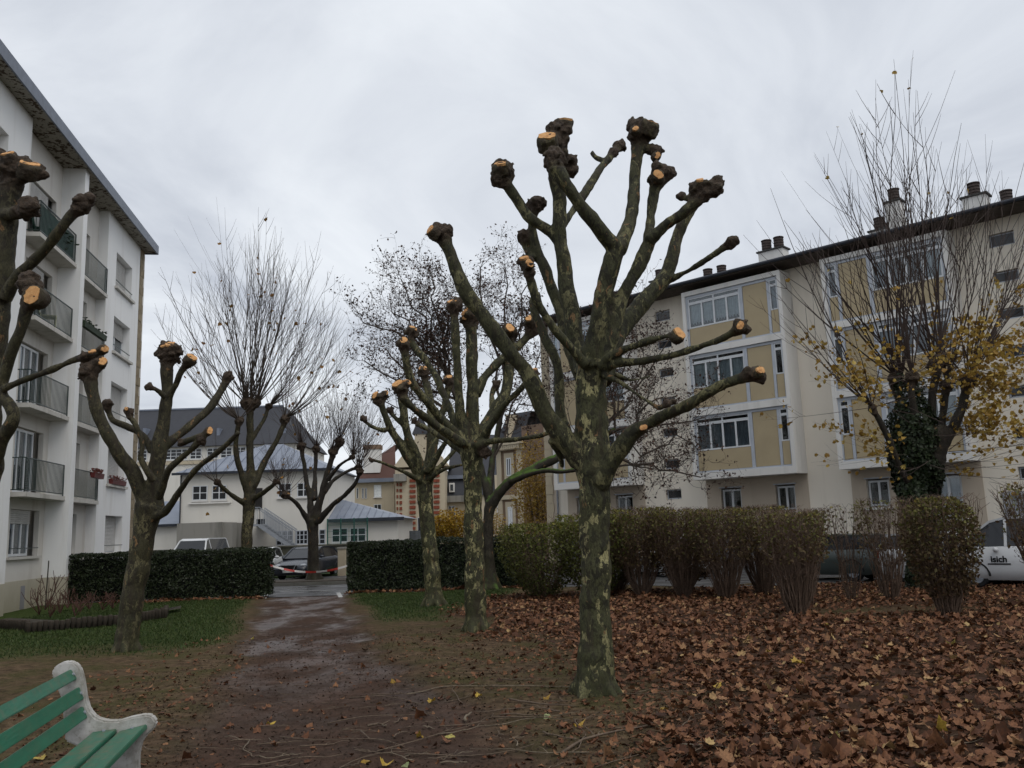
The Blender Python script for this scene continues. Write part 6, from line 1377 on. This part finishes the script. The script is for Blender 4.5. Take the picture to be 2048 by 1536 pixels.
# ================================================================ grass blades
gp = []
while len(gp) < 46000:
    y = random.uniform(14.5, 30.3); x = random.uniform(-14, 1.5); g = w_grass(x, y)
    if g > .12 and random.random() < g: gp.append((x, y, gz(x, y)))
gp = np.array(gp); n = len(gp); h = rng.uniform(.025, .065, n); a = rng.uniform(0, 6.283, n); wv = np.stack([np.cos(a), np.sin(a), np.zeros(n)], 1)*.011
tipv = gp+np.stack([rng.normal(0, .025, n), rng.normal(0, .025, n), h], 1)
V_ = np.stack([gp-wv, gp+wv, tipv], 1).reshape(-1, 3); F_ = np.arange(3*n).reshape(-1, 3)
tag(soup('grass', V_, F_, M['grass_blade'], None, {'rnd': np.repeat(rng.random(n), 3)}), 'short mown grass of the two lawns', 'grass', None, 'stuff')

# ================================================================ flower bed with log edging and pruned roses
ed_pts = [G(-40, 1256), G(52, 1262), G(56, 1266), G(230, 1250), G(330, 1235), G(333, 1228)]
le = thing('log_edging', 'low edging of upright half logs round the rose bed', 'edging', ed_pts[0])
logm = simple('weathered_log', (.036, .028, .02), .85, .35, 10)
q = MB(); q.tube([(0, 0, -.05), (0, 0, .235), (0, 0, .25)], [.058, .058, .05], 10); lm = q.mesh('log', logm, True)
for a, b in zip(ed_pts[:-1], ed_pts[1:]):
    L = (b-a).length; n = max(1, int(L/.115))
    for i in range(n):
        p = a.lerp(b, i/n)-ed_pts[0]; o = link('log', lm, le, p+Vector((0, 0, random.uniform(-.03, .02))))
soil = MB(); bk = [p+Vector((-.2, 1.6, 0)) for p in ed_pts[::-1]]
soil.poly([Vector((p.x, p.y, .12)) for p in ed_pts]+[Vector((p.x, p.y, .10)) for p in bk]); tag(soil.build('flower_bed', simple('bed_soil', (.03, .024, .016), .9, .4, 8)), 'dark soil of the rose bed', None, None, 'structure')
rosem = simple('rose_stem', (.075, .035, .025), .7, .4, 15)
for k, (px, py, h) in enumerate(((78, 1235, .95), (90, 1225, 1.3), (120, 1232, .7), (135, 1222, .75), (160, 1230, .6), (178, 1224, .6), (205, 1226, .55), (225, 1222, .6), (100, 1240, .6), (150, 1238, .5))):
    c = G(px, py); r1 = random.Random(k); t = thing('rose_bush', ('pruned rose bush in the log edged bed, %s' % ('leftmost tall one', 'tied to a tall stake', 'with three short stubs', 'with widely forked stubs', 'small and twiggy in the bed middle', 'slender one right of the bed middle', 'twiggy one left of the leaning trunk', 'close beside the leaning trunk', 'low one at the front left', 'lowest one at the front middle')[k]), 'rose', (c.x, c.y, .08)); mb = MB()
    for j in range(9):
        a = r1.uniform(0, 6.28); pts = [Vector((0, 0, 0))]; d = Vector((math.cos(a)*.5, math.sin(a)*.5, 1)).normalized()
        for i in range(4): d = (d+Vector((r1.gauss(0, .25), r1.gauss(0, .25), .1))).normalized(); pts.append(pts[-1]+d*h*r1.uniform(.15, .28))
        mb.tube(pts, [.013, .011, .010, .009, .008], 5)
        for i in range(2): s = pts[r1.randint(2, 3)]; mb.tube([s, s+Vector((r1.gauss(0, .1), r1.gauss(0, .1), .12))], [.007, .005], 4)
    mb.build('stems', rosem, t)
    if k == 1: MB().tube([(0, 0, 0), (.03, 0, h+.15)], .018, 6).build('stake', logm, t)

# ================================================================ barrier tape
def mk_tape():
    t = NT('barrier_tape'); sx_ = t.n('ShaderNodeSeparateXYZ'); t.l(t.coord('Object'), sx_.inputs[0]); s = t.math('FRACT', t.math('MULTIPLY', sx_.outputs[0], 1.35))
    return t.fin(t.ramp(s, (0.0, (.38, .035, .025)), (.5, (.52, .5, .48)), interp='CONSTANT'), .45, .4)
tl, trr = P(524, 1124, 30.9), P(696, 1131, 31.2); q = MB(); n = 40; vs_ = []
for i in range(n+1):
    u = i/n; p = tl.lerp(trr, u)-tl; p.z -= .28*4*u*(1-u); tw_ = .5*math.sin(u*7); d = Vector((0, math.sin(tw_), math.cos(tw_)))*.036; vs_ += [p-d, p+d]
q.add(vs_, [(2*i, 2*i+2, 2*i+3, 2*i+1) for i in range(n)]); o = q.build('barrier_tape', mk_tape()); o.location = tl
tag(o, 'red and white barrier tape strung between the two hedges', 'tape')

# ================================================================ cars
def car(label, loc, rz, paint, kind='sedan', L=4.7, Wd=1.8, Hh=1.47, name='parked_car', text=None):
    """local x: length, nose at +x; built from cross sections"""
    t = thing(name, label, 'van' if kind == 'van' else 'car', loc, rz); hl = L/2
    if kind == 'sedan': top = [(-hl, .62), (-hl+.12, .95), (-hl+.9, 1.02), (-hl+1.0, 1.02), (-.2, .99), (.85, .96), (hl-.7, .82), (hl-.15, .66), (hl, .5)]; roof = [(-hl+.35, 1.0), (-hl+.85, 1.36), (-.9, Hh), (.0, Hh-.01), (.35, Hh-.08), (1.15, .97)]
    elif kind == 'hatch': top = [(-hl, .62), (-hl+.06, .98), (-hl+.4, 1.02), (-.3, 1.0), (.75, .98), (hl-.6, .84), (hl-.12, .68), (hl, .5)]; roof = [(-hl+.08, 1.0), (-hl+.42, 1.42), (-.8, Hh), (.0, Hh), (.3, Hh-.08), (1.2, .99)]
    else: top = [(-hl, .7), (-hl+.03, 1.1), (-hl+.4, 1.12), (.6, 1.12), (1.3, 1.1), (hl-.5, .95), (hl-.1, .75), (hl, .5)]; roof = [(-hl+.03, 1.1), (-hl+.16, Hh-.06), (-hl+.4, Hh), (.5, Hh), (.9, Hh-.1), (1.75, 1.1)]
    def interp(tab, x):
        for (a, za), (b, zb_) in zip(tab[:-1], tab[1:]):
            if a <= x <= b: return za+(zb_-za)*(x-a)/(b-a)
        return tab[-1][1] if x > tab[-1][0] else tab[0][1]
    xs = sorted({*[p[0] for p in top], *[-hl+L*i/26 for i in range(27)]}); secs = []
    for x in xs:
        zt = interp(top, x); e = abs(x)/hl; wd_ = Wd/2*(1-.16*max(0, (e-.72)/.28)**2); zl_ = .20+.10*max(0, (e-.8)/.2)
        sec = [(wd_*.86, zl_), (wd_*.97, zl_+.12), (wd_, .48), (wd_*.995, min(.66, zt-.06)), (wd_*.965, zt-.045), (wd_*.90, zt-.004), (wd_*.5, zt+.012), (0, zt+.018)]
        secs.append([Vector((x, -y, z)) for y, z in sec]+[Vector((x, y, z)) for y, z in sec[-2::-1]])
    q = MB(); m_ = len(secs[0])
    for s in secs: q.v += [tuple(v) for v in s]
    for i in range(len(secs)-1):
        for j in range(m_-1): q.f.append((i*m_+j, i*m_+j+1, (i+1)*m_+j+1, (i+1)*m_+j))
    q.f.append(tuple(range(m_))[::-1]); q.f.append(tuple((len(secs)-1)*m_+j for j in range(m_)))
    body = q.build('body', paint, t, True); dg_ = M['dark_glass']
    # greenhouse: glass shell with painted roof and pillars
    q = MB(); rsx = roof; g = []
    for x, z in rsx:
        base_z = interp(top, x)-.02; wb = Wd/2*.93; wt_ = wb-(z-base_z)*.30; g.append([Vector((x, -wb+.0, base_z)), Vector((x, -wt_, z)), Vector((x, wt_, z)), Vector((x, wb, base_z))])
    for s in g: q.v += [tuple(v) for v in s]
    for i in range(len(g)-1):
        for j in range(3): q.f.append((i*4+j, i*4+j+1, (i+1)*4+j+1, (i+1)*4+j))
    q.build('windows', dg_, t)
    q = MB(); 
    for i in range(1, len(g)-2):
        a, b, c, d = g[i][1], g[i][2], g[i+1][2], g[i+1][1]; u = Vector((0, 0, .012)); q.add([a+u, b+u, c+u, d+u], [(0, 1, 2, 3)])
    q.build('roof', paint, t, True)
    for sgn in (1, 2):
        q = MB()
        for i in range(len(g)-1): q.bar(g[i][sgn], g[i+1][sgn], .07, .06)
        k = len(g)//2; q.bar(g[k][0 if sgn == 1 else 3], g[k][sgn], .07, .03); q.build('pillar', paint, t)
    tyre, rim = simple('tyre_rubber', (.016, .016, .017), .85, .2, 8), M['grey_metal']
    for wx in (hl-.88, -hl+.86):
        for sy in (-1, 1):
            y = sy*(Wd/2-.20); q = MB(); rr = .315; pr_ = []
            q.tube([(wx, y-.105, rr), (wx, y-.08, rr), (wx, y+.08, rr), (wx, y+.105, rr)], [rr-.03, rr, rr, rr-.03], 24); wh = q.build('wheel', tyre, t)
            q = MB(); q.cyl((wx, sy*(Wd/2-.10), rr), .2, .012*sy, 16, 'y')
            for k in range(5): a = k*1.2566; q.bar((wx, sy*(Wd/2-.085), rr), (wx+.18*math.cos(a), sy*(Wd/2-.085), rr+.18*math.sin(a)), .05, .02, (0, 1, 0))
            q.build('rim', rim, wh)
            q = MB(); arc = [(wx+.37*math.cos(a), sy*(Wd/2-.012), rr+.37*math.sin(a)) for a in [math.pi*i/12 for i in range(13)]]; q.tube(arc, .03, 6); q.build('wheel_arch', simple('arch_black', (.012, .012, .013), .6), t)
    lampm = simple('headlamp', (.35, .37, .40), .12, .1, 5, .6); tailm = simple('tail_lamp', (.30, .015, .012), .2, .2, 5, .5)
    for sy in (-1, 1):
        MB().ico((hl-.30, sy*Wd*.35, .66), .21, 2, 0, 1, (.85, .75, .42)).build('headlight', lampm, t, True)
        MB().box(-hl-.01, -hl+.14, sy*Wd*.36-.13, sy*Wd*.36+.13, .72, .95).build('tail_light', tailm, t)
        MB().ico((.72, sy*(Wd/2+.07), 1.02), .12, 2, 0, 1, (.55, .95, .62)).build('mirror', paint, t, True)
    gm = simple('grille_black', (.012, .012, .013), .4)
    MB().box(hl-.09, hl+.012, -.42, .42, .42, .68).build('grille', gm, t); q = MB(); q.bar((hl+.02, -.36, .70), (hl+.02, .36, .70), .03); q.bar((hl+.02, -.38, .70), (hl+.025, -.22, .36), .03); q.bar((hl+.02, .38, .70), (hl+.025, .22, .36), .03); q.build('grille_trim', M['grey_metal'], t)
    MB().box(hl+.01, hl+.028, -.26, .26, .36, .47).build('number_plate', simple('plate', (.55, .55, .52), .5), t)
    MB().box(hl-.2, hl-.02, -.7, .7, .22, .34).build('bumper_intake', gm, t)
    return t
grey_paint = simple('dark_grey_paint', (.022, .026, .036), .22, .1, 2, .5); white_car = simple('white_car_paint', (.55, .56, .57), .3, .06, 2, .5); silver = simple('silver_car_paint', (.30, .31, .33), .3, .06, 2, .5); green_grey = simple('green_grey_paint', (.05, .062, .058), .3, .06, 2, .5)
c = G(592, 1161); car('dark grey estate car parked nose out behind the island tree', (c.x, c.y+2.45, 0), math.radians(-90-10), grey_paint)
c = P(496, 1160, 43.0); car('white car mostly hidden behind the left hedge, only its nose showing', (c.x, 45.0, 0), math.radians(-90+6), white_car, 'hatch', 4.1, 1.75, 1.5)
c = G(700, 1184); car('silver car tucked behind the right hedge with one wheel showing', (c.x+1.6, 35.0, 0), math.radians(180), silver, 'hatch', 4.1, 1.72, 1.48)
c = P(396, 1090, 46); car('white van behind the left hedge below the concrete porch', (c.x, 46.2, .0), math.radians(-90), white_car, 'van', 4.8, 2.0, 2.05)
SD = math.atan2(-.6845, .729)      # street direction
def street(px, py, d):              # point on the street at distance d along the block's normal
    r_ = ray(px, py); k = d/(r_.dot(inv_)); X = CAM+r_*k; return Vector((X.x, X.y, .012))
car('white car glimpsed between shrub stems with its red tail light', street(1340, 1120, 29.2), SD, white_car, 'hatch', 4.0, 1.7, 1.46)
car('greenish grey car behind the nearly leafless pruned shrub', street(1655, 1120, 28.6), SD+math.pi, green_grey, 'hatch', 4.0, 1.7, 1.44)
car('white car behind the ivy tree trunk', street(1905, 1120, 28.6), SD, white_car, 'hatch', 4.0, 1.7, 1.46)
VN = car('white lettered van at the right picture edge behind the rounded shrub', street(2075, 1130, 27.2), SD+math.pi, white_car, 'van', 4.4, 1.85, 1.85)
cu = bpy.data.curves.new('lettering', 'FONT'); cu.body = 'isich'; cu.size = .23; cu.extrude = .004; cu.align_x = 'CENTER'; cu.offset = .006
to = bpy.data.objects.new('tmp', cu); C.objects.link(to); me = bpy.data.meshes.new_from_object(to.evaluated_get(bpy.context.evaluated_depsgraph_get())); bpy.data.objects.remove(to)
me.materials.clear(); me.materials.append(M['black'])
# the van's flank that faces the park is local +y after its half turn
def to_local(px, py):
    n_ = -inv_; r_ = ray(px, py); pc = Vector(VN.location)+n_*(1.85/2+.012); k = (pc-CAM).dot(n_)/r_.dot(n_); return VN.matrix_basis.inverted() @ (CAM+r_*k)
VN.rotation_euler = (0, 0, SD+math.pi); bpy.context.view_layer.update()
tl_ = to_local(1998, 1124)
lo = link('lettering', me, VN, (tl_.x, 1.85/2+.008, tl_.z)); lo.rotation_euler = (math.pi/2, 0, math.pi)
MB().box(-.28, .28, 0, .006, -.07, -.035).build('underline', M['black'], lo); lo.children[0].rotation_euler = (-math.pi/2, 0, 0)
